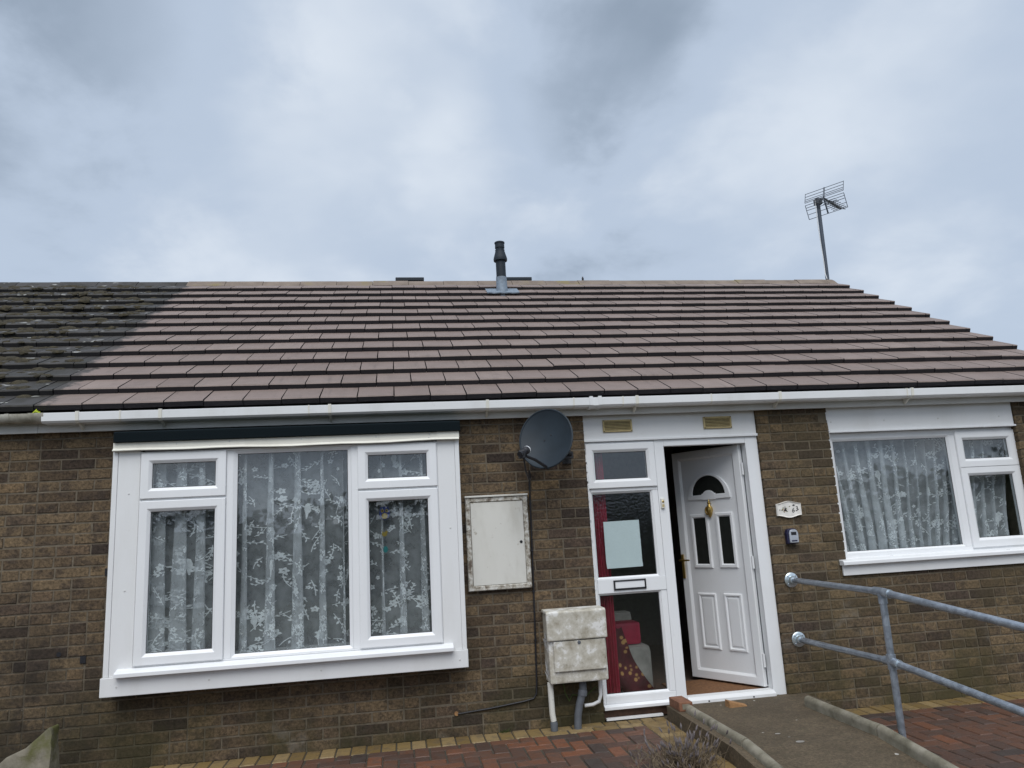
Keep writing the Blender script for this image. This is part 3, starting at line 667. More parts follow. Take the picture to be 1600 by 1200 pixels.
lb = obj('letter_box', MB().ring(1.548, 1.806, .862, .936, [(0, DY-.0045), (0, DY-.014), (.004, DY-.017), (.010, DY-.017), (.011, DY-.0045)]), 'black_plastic', dset, bevel=0)
obj('letter_flap', MB().box(1.560, 1.794, DY-.013, DY-.0046, .874, .924), 'upvc', dset, bevel=.003)
bell = obj('door_bell', MB().box(1.984, 2.012, DY-.024, DY-.0065, 1.462, 1.540), 'cream_trim', dset, bevel=.004)
obj('bell_push', MB().lathe([(.009, 0), (.009, -.003), (.006, -.005)], (1.998, DY-.0245, 1.515), (0, 1, 0), 14), 'brass', dset); obj('bell_name', MB().box(1.989, 2.007, DY-.0255, DY-.0243, 1.472, 1.494), 'vent_gold', dset)

# the open door leaf, hinged on the right
HG = Vector((2.742, .10, 0))
leaf = MB(); Wd = .70; zb, zt = .055, 1.952
leaf.ring(-Wd, 0, zb, zt, [(0, .035), (0, -.030), (.004, -.034), (.062, -.034), (.068, -.030), (.080, -.020), (.080, .035)])
leaf.box(-Wd+.0795, -.0795, -.016, .020, zb+.0795, zt-.0795)
door = obj('front_door', leaf.mesh('front_door', ['upvc']), 'upvc', H); door.location = HG-WL[H]; door.rotation_euler = (0, 0, -R(60)); WL[door] = HG
def rect_light(u0, u1, z0, z1, glassy):
    x0, x1 = -u1, -u0
    if glassy:
        sub('moulding', MB().ring(x0, x1, z0, z1, [(0, -.0155), (0, -.022), (.006, -.030), (.024, -.030), (.034, -.020), (.034, -.0155)]), 'upvc', door); sub('pane', MB().box(x0+.032, x1-.032, -.0185, -.0162, z0+.032, z1-.032), 'pane_dark', door)
    else:
        sub('moulding', MB().ring(x0, x1, z0, z1, [(0, -.0155), (0, -.020), (.007, -.028), (.018, -.028), (.026, -.0165), (.026, -.0155)]), 'upvc', door)
        sub('raised_panel', MB().ring(x0+.028, x1-.028, z0+.028, z1-.028, [(0, -.0155), (0, -.0165), (.016, -.024), (.04, -.024), (.04, -.0155)]).box(x0+.0675, x1-.0675, -.0238, -.0156, z0+.0675, z1-.0675), 'upvc', door)
rect_light(.378, .568, .953, 1.405, True); rect_light(.130, .306, .955, 1.408, True); rect_light(.380, .565, .294, .748, False); rect_light(.127, .304, .295, .750, False)
def arch(ro, ri, zoff, y0, y1, m):
    n = 20; cx, cz = -.349, 1.532; vs = []
    pts_o = [(cx-ro*math.cos(math.pi*k/n), cz+ro*.97*math.sin(math.pi*k/n)) for k in range(n+1)]; pts_i = [(cx-ri*math.cos(math.pi*k/n), cz+zoff+(ri*.97)*math.sin(math.pi*k/n)) for k in range(n+1)]
    loop = pts_o+pts_i[::-1]; k = len(loop)
    vs = [(x, y0, z) for x, z in loop]+[(x, y1, z) for x, z in loop]
    fs = [(i, i+1, k-2-i, k-1-i) for i in range(n)]+[(k+i, 2*k-1-i, 2*k-2-i, k+i+1) for i in range(n)]
    fs += [(i, k+i, k+(i+1) % k, (i+1) % k) for i in range(k)]
    return m.add(vs, fs)
am = MB(); arch(.218, .170, .030, -.030, -.0155, am); am.box(-.349-.2175, -.349+.2175, -.0295, -.0156, 1.526, 1.5655); arch(.072, .035, .0, -.0305, -.0155, am); am.box(-.349-.07, -.349+.07, -.0303, -.0157, 1.520, 1.575)
sub('arched_moulding', am, 'upvc', door, bevel=.004)
n = 18; gl = [(-.349-.172*math.cos(math.pi*k/n), 1.560+.166*math.sin(math.pi*k/n)) for k in range(n+1)]; sub('arched_pane', MB().prism_y(gl, -.0185, -.0162), 'pane_dark', door)
kn = MB(); kn.lathe([(.004, 0), (.012, .012), (.020, .03), (.030, .06), (.026, .085), (.012, .10), (.010, .112), (.018, .118), (.006, .135), (.003, .15)], (-.349, -.030, 1.372), (0, 0, 1), 12)
kn.tube([(-.349+.028*math.sin(a), -.052, 1.43-.035*math.cos(a)) for a in [i*math.pi/6-math.pi*.85 for i in range(11)]], .006, 8)
sub('knocker', kn, 'brass', door, smooth=True)
hd = MB().box(-.690, -.664, -.046, -.0345, .865, 1.070); sub('handle_plate', hd, 'brass', door, bevel=.004)
sub('handle', MB().tube([(-.677, -.046, 1.02), (-.677, -.085, 1.02), (-.670, -.090, 1.02), (-.57, -.090, 1.022)], [.009, .009, .009, .007], 10), 'brass', door, smooth=True)
hg = MB()
for z in (.25, 1.0, 1.75): hg.tube([(.012, -.02, z-.05), (.012, -.02, z+.05)], .009, 10)
sub('hinge', hg, 'upvc', door)
sub('edge_seal', MB().box(.0005, .003, .002, .012, zb+.01, zt-.01), 'grey_plastic', door)
obj('jamb_lining', MB().box(2.7525, 2.80, DY+.0705, .26, .03, 2.0), 'upvc', dset)
tag(obj('door_mat', MB().box(2.06, 2.74, .115, .62, .0255, .040), 'mat_brown', bevel=.004), 'brown doormat on the hall floor just inside the open door', 'doormat')

# ------------------------------------------------------------------ curtains
def net(label, x0, x1, z0, z1, y, fold, lam, amp, mat, seed, dens, nm='net_curtain', band=.28, slant=0.0, scallop=True):
    rs = random.Random(seed); Wc = (x1-x0); U = Wc*fold; ratio = 1/fold
    ph = [rs.uniform(0, 6.28) for _ in range(4)]
    def P(u, v):                 # u 0..U across the cloth, v 0..1 from hem to top
        t = u/U; k = .62+.38*math.sin(t*9.3+ph[0])*math.sin(t*5.1+ph[1]); 
        w = 2*math.pi*u/lam+1.3*math.sin(u*2.3+ph[2]); taper = 1-.35*v
        x = x0+u*ratio+amp*k*taper*math.sin(w)*1.0+slant*(v-.5)*math.sin(t*3.0+ph[3])
        return Vector((min(max(x, x0-.02), x1+.02), y+amp*.40*taper*math.cos(w+.4)+.006*math.sin(9*v+u*3), z0+(z1-z0)*v))
    root = thing(nm, label, 'curtain', ((x0+x1)/2, y, z0))
    nu, nv = int(U*150), 10; m = MB()
    vs = [P(U*i/nu, j/nv)+Vector((0, 0, (.012*abs(math.sin(U*i/nu*math.pi/.07))-.012) if (j == 0 and scallop) else 0)) for j in range(nv+1) for i in range(nu+1)]
    m.add(vs, [(j*(nu+1)+i, j*(nu+1)+i+1, (j+1)*(nu+1)+i+1, (j+1)*(nu+1)+i) for j in range(nv) for i in range(nu)]); obj('sheer_cloth', m, mat, root, smooth=True)
    Hc = z1-z0; pat = MB()
    def poly(pts):               # pts in cloth metres
        vs_ = [P(min(max(a, 0), U), min(max(b/Hc, 0), 1))+Vector((0, -.003, 0)) for a, b in pts]; pat.add(vs_, [tuple(range(len(vs_)))])
    def leaf_(a, b, ang, l, w=.42):
        ca, sa = math.cos(ang), math.sin(ang); sh = [(0,0), (.3,.5), (.65,.42), (1,0), (.65,-.42), (.3,-.5)]
        poly([(a+(p*ca-q*w*2*sa*.5)*l, b+(p*sa+q*w*2*ca*.5)*l) for p, q in sh])
    def stem(a, b, ang, l, w=.0022):
        ca, sa = math.cos(ang), math.sin(ang); n_ = 4; q = rs.uniform(-.5, .5); prev = None
        for i in range(n_+1):
            t_ = i/n_; aa = a+l*t_*ca-l*q*t_*(1-t_)*sa; bb = b+l*t_*sa+l*q*t_*(1-t_)*ca
            if prev: poly([(prev[0]-sa*w, prev[1]+ca*w), (aa-sa*w, bb+ca*w), (aa+sa*w, bb-ca*w), (prev[0]+sa*w, prev[1]-ca*w)])
            prev = (aa, bb)
    def flower(a, b, r):
        o_ = rs.uniform(0, 6)
        for k in range(5): leaf_(a+.15*r*math.cos(o_+k*1.257), b+.15*r*math.sin(o_+k*1.257), o_+k*1.257, r, .8)
    def rose(a, b, r):
        for rr, n_ in ((r, 8), (r*.62, 6), (r*.3, 4)):
            o_ = rs.uniform(0, 6)
            for k in range(n_):
                an = o_+k*2*math.pi/n_; leaf_(a+rr*.55*math.cos(an), b+rr*.55*math.sin(an), an+.9, rr*.55, .9)
    def branch(a, b):
        ang = rs.uniform(0, 6.28); l = rs.uniform(.08, .15); stem(a, b, ang, l)
        for i in range(rs.randint(4, 7)):
            t_ = (i+1)/7; sd_ = 1 if i % 2 else -1; leaf_(a+l*t_*math.cos(ang), b+l*t_*math.sin(ang), ang+sd_*rs.uniform(.5, 1.1), rs.uniform(.016, .027), rs.uniform(.36, .55))
        if rs.random() < .3: flower(a+l*math.cos(ang), b+l*math.sin(ang), rs.uniform(.018, .026))
    def bird(a, b, s_, fl):
        pts = [(0,-.9), (.10,-.35), (.30,-.05), (.33,.25), (.22,.48), (.24,.66), (.40,.72), (.22,.80), (.06,.86), (-.10,.76), (-.14,.55), (-.22,.25), (-.16,-.1), (-.10,-.45), (-.10,-.92)]
        poly([(a+fl*p*s_, b+q*s_) for p, q in pts])
    area = U*Hc
    for k in range(int(dens*area)): branch(rs.uniform(0, U), rs.uniform(.1, Hc))
    for k in range(int(dens*.3*area)): flower(rs.uniform(0, U), rs.uniform(0, Hc), rs.uniform(.012, .020))
    for k in range(int(2.4*area)): bird(rs.uniform(0, U), rs.uniform(.2, Hc*.95), rs.uniform(.055, .075), rs.choice((-1, 1)))
    for k in range(int(U*16)):
        a, b = rs.uniform(0, U), rs.uniform(.02, band)
        rose(a, b, rs.uniform(.022, .038)) if rs.random() < .5 else branch(a, b)
    for k in range(int(U/.02)):
        a = k*.02; poly([(a+.002, .004), (a+.012, .004), (a+.009, .016), (a+.005, .016)])
    obj('lace_pattern', pat, 'lace', root, kind='stuff'); obj('curtain_rail', MB().tube([(x0-.03, y, z1+.006), (x1+.03, y, z1+.006)], .008, 8), 'upvc', root)
    return root
net('white net curtain with lace birds and flowers across the bay window', -1.83, .21, .612, 2.035, -.085, 2.1, .33, .105, 'net', 5, 74)
net('gathered white lace curtain in the window right of the door', 3.52, 5.24, .975, 1.985, 0.185, 2.2, .21, .075, 'net_dense', 9, 56, slant=.16)

# ------------------------------------------------------------------ things inside the glass
ow = thing('owl_ornament', 'navy and yellow hanging owl ornament inside the right pane of the bay window', 'ornament', (-.172, -.118, 1.23))
def oval(cx, cz, a, b, n=16): return [(cx+a*math.cos(2*math.pi*k/n), cz+b*math.sin(2*math.pi*k/n)) for k in range(n)]
bo = oval(-.172, 1.530, .038, .048); bo = [(x, z+(.014 if abs(x+.172) > .02 and z > 1.56 else 0)) for x, z in bo]
obj('owl_body', MB().prism_y(bo, -.122, -.114), 'owl_navy', ow); obj('owl_belly', MB().prism_y(oval(-.172, 1.510, .022, .022), -.1245, -.1221), 'owl_yellow', ow)
for sx in (-.016, .016): e_ = obj('owl_eye', MB().prism_y(oval(-.172+sx, 1.548, .012, .012), -.1245, -.1221), 'owl_yellow', ow); obj('pupil', MB().prism_y(oval(-.172+sx, 1.548, .006, .006), -.126, -.1246), 'ink', e_)
obj('small_charm', MB().prism_y([(-.195, 1.375), (-.178, 1.362), (-.160, 1.37), (-.150, 1.40), (-.165, 1.405), (-.178, 1.392), (-.19, 1.405)], -.121, -.115), 'owl_yellow', ow); obj('small_charm', MB().prism_y(oval(-.170, 1.272, .018, .024, 10), -.121, -.115), 'owl_teal', ow)
obj('cord', MB().tube([(-.172, -.118, 1.70), (-.172, -.118, 1.25)], .0012, 5), 'ink', ow); obj('hook', MB().lathe([(.009, 0), (.009, -.004)], (-.172, -.117, 1.70), (0, 1, 0), 10), 'upvc', ow)

m = MB(); nu = 40
vs = [(1.405+.165*i/nu+.0, .12+.018*math.sin(i*1.15)+.01*math.sin(i*.37), z) for z in (.09, .6, 1.2, 1.97) for i in range(nu+1)]
m.add(vs, [(j*(nu+1)+i, j*(nu+1)+i+1, (j+1)*(nu+1)+i+1, (j+1)*(nu+1)+i) for j in range(3) for i in range(nu)])
tag(obj('red_curtain', m, 'red_fabric', smooth=True), 'dark red curtain hanging inside the door side light', 'curtain')
pp = MB(); nx, nz = 8, 8
vs = [(1.512+.29*i/nx+(.004 if j == 0 else 0), .0535+.0015*math.sin(i*1.1+j*.7), 1.024+.358*j/nz+(.003*(i/nx))) for j in range(nz+1) for i in range(nx+1)]
pp.add(vs, [(j*(nx+1)+i, j*(nx+1)+i+1, (j+1)*(nx+1)+i+1, (j+1)*(nx+1)+i) for j in range(nz) for i in range(nx)])
tag(obj('paper_notice', pp, 'paper', smooth=True), 'pale sheet of paper taped inside the side light above the letter box', 'notice')
ch = thing('padded_chair', 'pale padded chair standing in the hall behind the lower side light', 'chair', (1.72, .52, .025))
obj('seat_block', MB().box(1.44, 1.90, .30, .74, .026, .40), 'cream_fabric', ch, bevel=.05, smooth=True); obj('chair_back', MB().box(1.44, 1.90, .745, .86, .026, .62), 'cream_fabric', ch, bevel=.05, smooth=True)
tag(obj('pink_box', MB().box(1.63, 1.84, .36, .55, .402, .575), 'pink_plastic', bevel=.025, smooth=True), 'deep pink box resting on the pale hall chair', 'box')
fb = MB(); nu, nv = 14, 16; vs = []
for j in range(nv+1):
    for i in range(nu+1):
        a = i/nu; b = j/nv; x = 1.44+.24*a+.20*b*b; y_ = .262-.02*math.sin(a*6)-.012*math.sin(b*9); z = .575-.52*b+.02*math.sin(a*5+b*3)
        if b < .3: y_ += .10*(1-b/.3)
        vs.append((x, y_, z))
fb.add(vs, [(j*(nu+1)+i, j*(nu+1)+i+1, (j+1)*(nu+1)+i+1, (j+1)*(nu+1)+i) for j in range(nv) for i in range(nu)])
tag(obj('patterned_throw', fb, 'patterned_fabric', smooth=True), 'maroon and gold patterned throw draped down the pale hall chair', 'throw')

# ------------------------------------------------------------------ things fixed to the wall
cu = thing('meter_cupboard', 'weathered white wooden meter cupboard on the wall beside the bay window', 'cupboard', (.665, 0, .93))
obj('frame', MB().ring(.428, .902, .930, 1.614, [(0, .0), (0, -.040), (.006, -.046), (.030, -.046), (.036, -.036), (.036, .0)]), 'grimy_frame', cu); dr = obj('cupboard_door', MB().box(.466, .864, -.040, -.004, .968, 1.576), 'peeling_white', cu, bevel=.003)
obj('keyhole', MB().lathe([(.011, 0), (.011, -.003), (.006, -.004)], (.838, -.0402, 1.270), (0, 1, 0), 12), 'black_plastic', dr); obj('top_ledge', MB().box(.424, .906, -.058, 0, 1.6145, 1.628), 'peeling_white', cu, bevel=.003)
gm = thing('gas_meter_box', 'dirty flaking off-white gas meter box beneath the dish, beside the door frame', 'meter box', (1.185, -.1, .25))
obj('body', MB().prism_x([(-.0, .742), (-.175, .742), (-.178, .262), (-.0, .262)], .972, 1.402), 'meter_box', gm, bevel=.012)
obj('cover', MB().prism_x([(-.02, .7425), (-.02, .768), (-.19, .764), (-.205, .752), (-.205, .560), (-.1785, .556), (-.1755, .7425)], .962, 1.408), 'meter_box', gm, bevel=.008)
dr = obj('meter_door', MB().box(1.006, 1.388, -.196, -.1785, .345, .552), 'meter_box', gm, bevel=.005); obj('lock', MB().lathe([(.012, 0), (.012, -.004), (.005, -.005)], (1.195, -.1965, .538), (0, 1, 0), 12), 'grey_plastic', dr)
fl = MB()
for k in range(16):
    x, z = random.uniform(.97, 1.0), random.uniform(.28, .72); fl.add([(.9705-.001, -random.uniform(.02, .16), z), (.968-.012*random.random(), -random.uniform(.02, .16), z+random.uniform(.02, .06)), (.9695, -random.uniform(.02, .16), z+random.uniform(-.03, .04))], [(0,1,2)])
obj('paint_flakes', fl, 'upvc_board', gm, kind='stuff')
tag(obj('waste_pipe', MB().tube([(.982, -.1, .262), (.985, -.1, .05), (.992, -.1, .0)], .021, 14), 'peeling_white', smooth=True), 'narrow white pipe dropping from under the gas meter box', 'pipe')
tag(obj('pipe_boot', MB().lathe([(.026, 0), (.027, .05), (.024, .062)], (.993, -.1, PL), (0, 0, 1), 14), 'grey_plastic', smooth=True), 'dark collar where the narrow white pipe meets the paving', 'pipe collar')
gd = thing('grey_duct', 'bent grey service pipe rising from the paving under the gas meter box', 'pipe', (1.165, -.1, PL))
obj('pipe', MB().tube([(1.165, -.1, PL-.01), (1.172, -.1, .02), (1.19, -.1, .10), (1.213, -.1, .165), (1.222, -.1, .20), (1.222, -.1, .262)], .027, 14), 'grey_plastic', gd, smooth=True); obj('pipe_collar', MB().lathe([(.033, 0), (.034, .03), (.030, .04)], (1.2135, -.1, .155), (.18, 0, 1), 14), 'grey_plastic', gd, smooth=True)
tag(obj('overflow_pipe', MB().tube([(1.235, -.06, .075), (1.30, -.06, .078), (1.345, -.06, .095), (1.362, -.06, .14), (1.362, -.06, .262)], .013, 10), 'upvc_board', smooth=True), 'thin white curved pipe beside the grey bent service pipe', 'pipe')
tag(obj('earth_wire', MB().tube([(1.09, -.03, .262), (1.10, -.05, .17), (1.13, -.03, .11), (1.16, -.02, .15), (1.25, -.03, .13), (1.34, -.02, .19)], .003, 6), 'weed', smooth=True), 'loose thin green earth wire below the gas meter box', 'wire')

sd_t = thing('satellite_dish', 'dark grey oval satellite dish on an arm beneath the gutter', 'satellite dish', (1.24, 0, 1.9))
nrm = Vector((-.58, -.74, .28)).normalized(); ctr = Vector((1.015, -.335, 2.012)); ux = Vector((0,0,1)).cross(nrm).normalized()*-1; uz = nrm.cross(ux).normalized()
if uz.z < 0: uz = -uz
ux, uz = ux*math.cos(R(28))-uz*math.sin(R(28)), ux*math.sin(R(28))+uz*math.cos(R(28))
if ux.x < 0: ux = -ux
m = MB(); nr, na = 7, 40
def dishp(r, a, back=0): return ctr+ux*(.212*r*math.cos(a))+uz*(.238*r*math.sin(a))+nrm*(.055*(r*r-1)-back)
vs = [dishp(i/nr, 2*math.pi*k/na) for i in range(1, nr+1) for k in range(na)]+[dishp(0, 0)]
fs = [(i*na+k, i*na+(k+1)%na, (i+1)*na+(k+1)%na, (i+1)*na+k) for i in range(nr-1) for k in range(na)]+[(k, len(vs)-1, (k+1)%na) for k in range(na)]
m.add(vs, fs); o1 = len(vs)
vb = [dishp(i/nr, 2*math.pi*k/na, .006) for i in range(1, nr+1) for k in range(na)]+[dishp(0, 0, .006)]; m.add(vb, [tuple(reversed(f)) for f in fs])
refl = obj('reflector', m, 'dish_grey', sd_t, smooth=True)
rim = [dishp(1.0, 2*math.pi*k/na, .004) for k in range(na+1)]; obj('rim', MB().tube(rim, .0075, 8, cap=False), 'dish_grey', refl, smooth=True)
bt = MB()
for a, b in ((.035, .03), (-.03, .02), (.03, -.12), (-.02, -.125)): bt.lathe([(.006, 0), (.005, .004)], ctr+ux*a+uz*b+nrm*(-.053), nrm, 8)
obj('bolts', bt, 'black_plastic', refl)
lnbp = Vector((.795, -.615, 1.885)); foot = min((dishp(.98, k*.1) for k in range(63)), key=lambda p: p.z)
obj('feed_arm', MB().tube([foot-nrm*.03, foot+(lnbp-foot)*.5, lnbp+Vector((.02, .02, -.025))], .011, 8), 'black_plastic', sd_t, smooth=True)
ln = obj('feed_horn', MB().lathe([(.020, -.055), (.022, -.02), (.024, .0), (.020, .02), (.027, .03), (.028, .055), (.026, .058)], lnbp, (ctr-lnbp), 14), 'black_plastic', sd_t, smooth=True)
obj('horn_cap', MB().lathe([(.0285, .056), (.0285, .064), (.022, .067)], lnbp, (ctr-lnbp), 14), 'upvc', ln); obj('horn_box', MB().box(lnbp.x-.035, lnbp.x+.008, lnbp.y-.035, lnbp.y+.01, lnbp.z-.045, lnbp.z+.012), 'black_plastic', ln, bevel=.006)
bk = MB().box(1.205, 1.275, -.012, -.001, 1.845, 1.955); obj('wall_plate', bk, 'black_plastic', sd_t)
obj('bracket', MB().tube([(1.24, -.01, 1.90), (1.24, -.14, 1.90), (1.20, -.20, 1.93), (1.13, -.24, 1.99), ctr-nrm*.075], .016, 10).box(1.20, 1.262, -.15, -.10, 1.872, 1.925), 'black_plastic', sd_t, smooth=True)
cb = MB().tube([lnbp+Vector((0, -.01, -.045)), (.815, -.56, 1.76), (.86, -.42, 1.70), (.91, -.2, 1.73), (.935, -.02, 1.80), (.932, -.009, 1.70), (.925, -.009, 1.3), (.912, -.009, .7), (.900, -.009, .25), (.893, -.009, .175), (.870, -.009, .145), (.80, -.009, .132), (.55, -.009, .105), (.315, -.009, .088)], .0065, 8)
obj('cable', cb, 'black_plastic', sd_t, smooth=True)
cl = MB()
for z in (1.55, 1.2, .9, .55): cl.box(.918-.02*(1.55-z)/1.0, .938-.02*(1.55-z)/1.0, -.018, 0, z-.006, z+.006)
obj('cable_clip', cl, 'black_plastic', sd_t)
obj('cable_grommet', MB().lathe([(.016, 0), (.014, -.008)], (.305, 0, .088), (0, 1, 0), 10), 'chip_wood', sd_t)

sg = thing('house_number_sign', 'white ceramic house sign reading 63 with painted bird and flowers', 'sign', (3.045, 0, 1.335))
def plaque(s):
    pts = []; cx, cz, w, h = 3.045, 1.400, .108*s, .048*s
    for k in range(13): t_ = k/12; pts.append((cx-w+2*w*t_, cz+h+.020*s*math.sin(math.pi*t_)**2))
    for k in range(13): t_ = k/12; pts.append((cx+w-2*w*t_, cz-h-.020*s*math.sin(math.pi*t_)**2))
    return pts
obj('plaque', MB().prism_y(plaque(1), -.012, -.001), 'ceramic', sg, bevel=.003)
po, pi_ = plaque(.99), plaque(.86); n = len(po); rm = MB(); rm.add([(x, -.0118, z) for x, z in po]+[(x, -.019, z) for x, z in plaque(.95)]+[(x, -.0118, z) for x, z in pi_], [(r_*n+i, r_*n+(i+1)%n, (r_+1)*n+(i+1)%n, (r_+1)*n+i) for r_ in range(2) for i in range(n)]); obj('raised_rim', rm, 'ceramic', sg, smooth=True)
def text(s, size, loc, mat, parent, shear=0, rot=0):
    cu_ = bpy.data.curves.new('t', 'FONT'); cu_.body = s; cu_.size = size; cu_.extrude = .0008; cu_.shear = shear; to = bpy.data.objects.new('t', cu_)
    me = bpy.data.meshes.new_from_object(to); bpy.data.objects.remove(to); me.materials.append(MATS[mat])
    me.transform(Matrix.Translation(loc) @ Matrix.Rotation(R(90), 4, 'X') @ Matrix.Rotation(rot, 4, 'Z')); return obj('numeral', me, mat, parent)
text('6', .052, Vector((3.066, -.0135, 1.374)), 'ink', sg, .2, .08); text('3', .052, Vector((3.098, -.0135, 1.385)), 'ink', sg, .2, .08)
pt = MB(); pt.prism_y(oval(3.012, 1.395, .013, .007, 10), -.0145, -.0125); pt.prism_y([(3.005, 1.40), (3.012, 1.428), (3.018, 1.402)], -.0145, -.0125); pt.prism_y([(3.076, 1.432), (3.092, 1.440), (3.098, 1.428), (3.086, 1.426)], -.0145, -.0125)
for x, z in ((2.965, 1.399), (3.125, 1.397)): pt.prism_y(oval(x, z, .004, .004, 8), -.0145, -.0125)
obj('painted_bird', pt, 'ink', sg); pf = MB()
for x, z, a in ((2.990, 1.405, .4), (2.984, 1.396, 2.8), (3.000, 1.383, -.8), (3.024, 1.386, -.3), (3.022, 1.408, .9), (3.052, 1.424, .5), (2.996, 1.415, 1.6)): pf.prism_y([(x-.008*math.cos(a), z-.008*math.sin(a)), (x+.004*math.sin(a), z-.004*math.cos(a)), (x+.009*math.cos(a), z+.009*math.sin(a)), (x-.004*math.sin(a), z+.004*math.cos(a))], -.0140, -.0125)
obj('painted_flowers', pf, 'olive_paint', sg); pf = MB()
for x, z in ((2.998, 1.400), (3.020, 1.397), (3.006, 1.386)): pf.prism_y(oval(x, z, .006, .005, 8), -.0138, -.0125)
obj('painted_petals', pf, 'peach_paint', sg)
ks = thing('key_safe', 'small dark blue and silver key safe below the house number sign', 'key safe', (3.03, 0, 1.13))
kp = [(2.985, 1.130), (3.078, 1.130), (3.080, 1.215), (3.068, 1.243), (3.045, 1.250), (3.020, 1.250), (2.995, 1.243), (2.984, 1.215)]
obj('body', MB().prism_y(kp, -.040, -.001), 'safe_blue', ks, bevel=.006); kq = [(3.0+(x-2.985)*.80, 1.138+(z-1.130)*.86) for x, z in kp]
cv = obj('cover', MB().prism_y(kq, -.054, -.0405), 'safe_grey', ks, bevel=.005); obj('dial_window', MB().box(3.014, 3.058, -.0555, -.0535, 1.198, 1.222), 'black_plastic', ks, bevel=.001); obj('name_plate', MB().box(3.014, 3.060, -.0552, -.0535, 1.148, 1.158), 'safe_blue', ks)

# ------------------------------------------------------------------ handrail beside the ramp
hr = thing('handrail', 'galvanised tubular handrail with two rails fixed to the wall beside the ramp', 'handrail', (2.995, -1.14, PR))
RX = 2.995; PY = -1.14; r_ = .0215
for z0, z1, zs in ((.850, .838, .085), (.399, .410, .085)):
    obj('rail', MB().tube([(RX, -.012, z0), (RX, PY, z1)], r_, 16), 'galvanised', hr, smooth=True)
    obj('rail', MB().tube([(RX, PY-.001, z1), (RX, -3.2, z1-(2.06)*zs)], r_+.0003, 16), 'galvanised', hr, smooth=True)
    fl_ = obj('wall_flange', MB().lathe([(.056, 0), (.057, -.006), (.052, -.010), (.034, -.012), (.032, -.04), (.029, -.046), (.022, -.047)], (RX, 0, z0), (0, 1, 0), 24), 'bright_zinc', hr, smooth=True)
    b = MB()
    for k in range(4): b.lathe([(.007, 0), (.007, -.005), (.004, -.007)], (RX+.043*math.cos(k*1.57+.8), -.0095, z0+.043*math.sin(k*1.57+.8)), (0, 1, 0), 8)
    obj('flange_bolts', b, 'galvanised', fl_)
obj('post', MB().tube([(RX, PY, PR-.05), (RX, PY, .40), (RX, PY, .838)], r_+.0006, 16), 'galvanised', hr, smooth=True)
obj('tee_fitting', MB().tube([(RX, PY+.075, .8388), (RX, PY, .838), (RX, PY-.075, .8316)], .0275, 16).tube([(RX, PY, .838), (RX, PY, .765)], .0278, 16), 'galvanised', hr, smooth=True)
obj('cross_fitting', MB().tube([(RX, PY+.07, .4094), (RX, PY, .410), (RX, PY-.07, .404)], .0275, 16).tube([(RX, PY, .455), (RX, PY, .365)], .0278, 16), 'galvanised', hr, smooth=True)
lip = MB().lathe([(.0285, 0), (.0285, .005)], (RX, PY-.0755, .8315), (0, -1, -.085), 18).lathe([(.0285, 0), (.0285, .005)], (RX, PY-.0705, .404), (0, -1, -.085), 18); obj('fitting_lip', lip, 'bright_zinc', hr, smooth=True)

# ------------------------------------------------------------------ on the roof
fu = thing('flue_pipe', 'dark grey boiler flue with cowl rising from the clean tiled roof', 'flue', (1.262, 3.0, 4.23))
fz = slope((3.0-YE)/ct)[1]; FX = 1.262
obj('flue_tube', MB().lathe([(.062, -.10), (.062, .20), (.064, .201), (.064, .225), (.060, .226), (.060, .47), (.058, .48)], (FX, 3.0, fz), (0, 0, 1), 20), 'flue_plastic', fu, smooth=True)
obj('lead_sleeve', MB().lathe([(.085, -.08), (.078, .02), (.068, .05), (.066, .215)], (FX, 3.0, fz), (0, 0, 1), 20), 'lead', fu, smooth=True)
obj('cowl', MB().lathe([(.084, .43), (.086, .455), (.082, .475), (.066, .53), (.058, .56), (.060, .575), (.052, .58), (.052, .595), (.060, .60), (.058, .655), (.064, .66), (.064, .675), (.05, .682)], (FX, 3.0, fz), (0, 0, 1), 20), 'flue_plastic', fu, smooth=True)
y0_, z0_ = slope((3.0-YE)/ct-.10, .045); y1_, z1_ = slope((3.0-YE)/ct+.12, .045); fm = MB(); n = 10
for k in range(n):
    xa, xb = FX-.20+.40*k/n, FX-.20+.40*(k+1)/n; j0, j1 = .004*math.sin(k*2.1), .004*math.sin((k+1)*2.1)
    fm.add([(xa, y0_, z0_+j0), (xb, y0_, z0_+j1), (xb, y1_, z1_), (xa, y1_, z1_), (xa, y0_+.004, z0_-.012+j0), (xb, y0_+.004, z0_-.012+j1)], [(0,1,2,3), (4,5,1,0)])
obj('lead_flashing', fm, 'lead', fu)
for xa, xb, lab in ((-.034, .342, 'low black box vent behind the ridge, standing clear of the flue'), (1.40, 1.805, 'low black box vent behind the ridge, partly hidden by the flue')):
    v = thing('roof_vent', lab, 'roof vent', ((xa+xb)/2, 3.9, 4.45), 'vents behind the ridge')
    obj('vent_body', MB().box(xa+.02, xb-.02, 3.83, 4.02, 4.36, 4.68), 'black_plastic', v); obj('vent_cap', MB().box(xa, xb, 3.80, 4.05, 4.6805, 4.728), 'flue_plastic', v, bevel=.008)
tag(obj('ridge_spike', MB().lathe([(.006, 0), (.006, .06), (.014, .065), (.015, .095), (.004, .12)], (2.49, 3.70, 4.575), (0, 0, 1), 8), 'black_plastic'), 'tiny dark spike standing up behind the ridge right of the flue', 'spike')
def pix(px, py, y=None, z=None):      # photo pixel to the point at a known depth or height
    d = r2*((px-800)/FPX)+u2*((600-py)/FPX)+fwd; t_ = (y-CP.y)/d.y if y is not None else (z-CP.z)/d.z
    return CP+d*t_
Lp = pix(1257.5, 319.5, y=3.80); Rp = pix(1318, 298.7, z=Lp.z); bar = Rp-Lp; fd = Vector((-bar.y, bar.x, 0)).normalized()
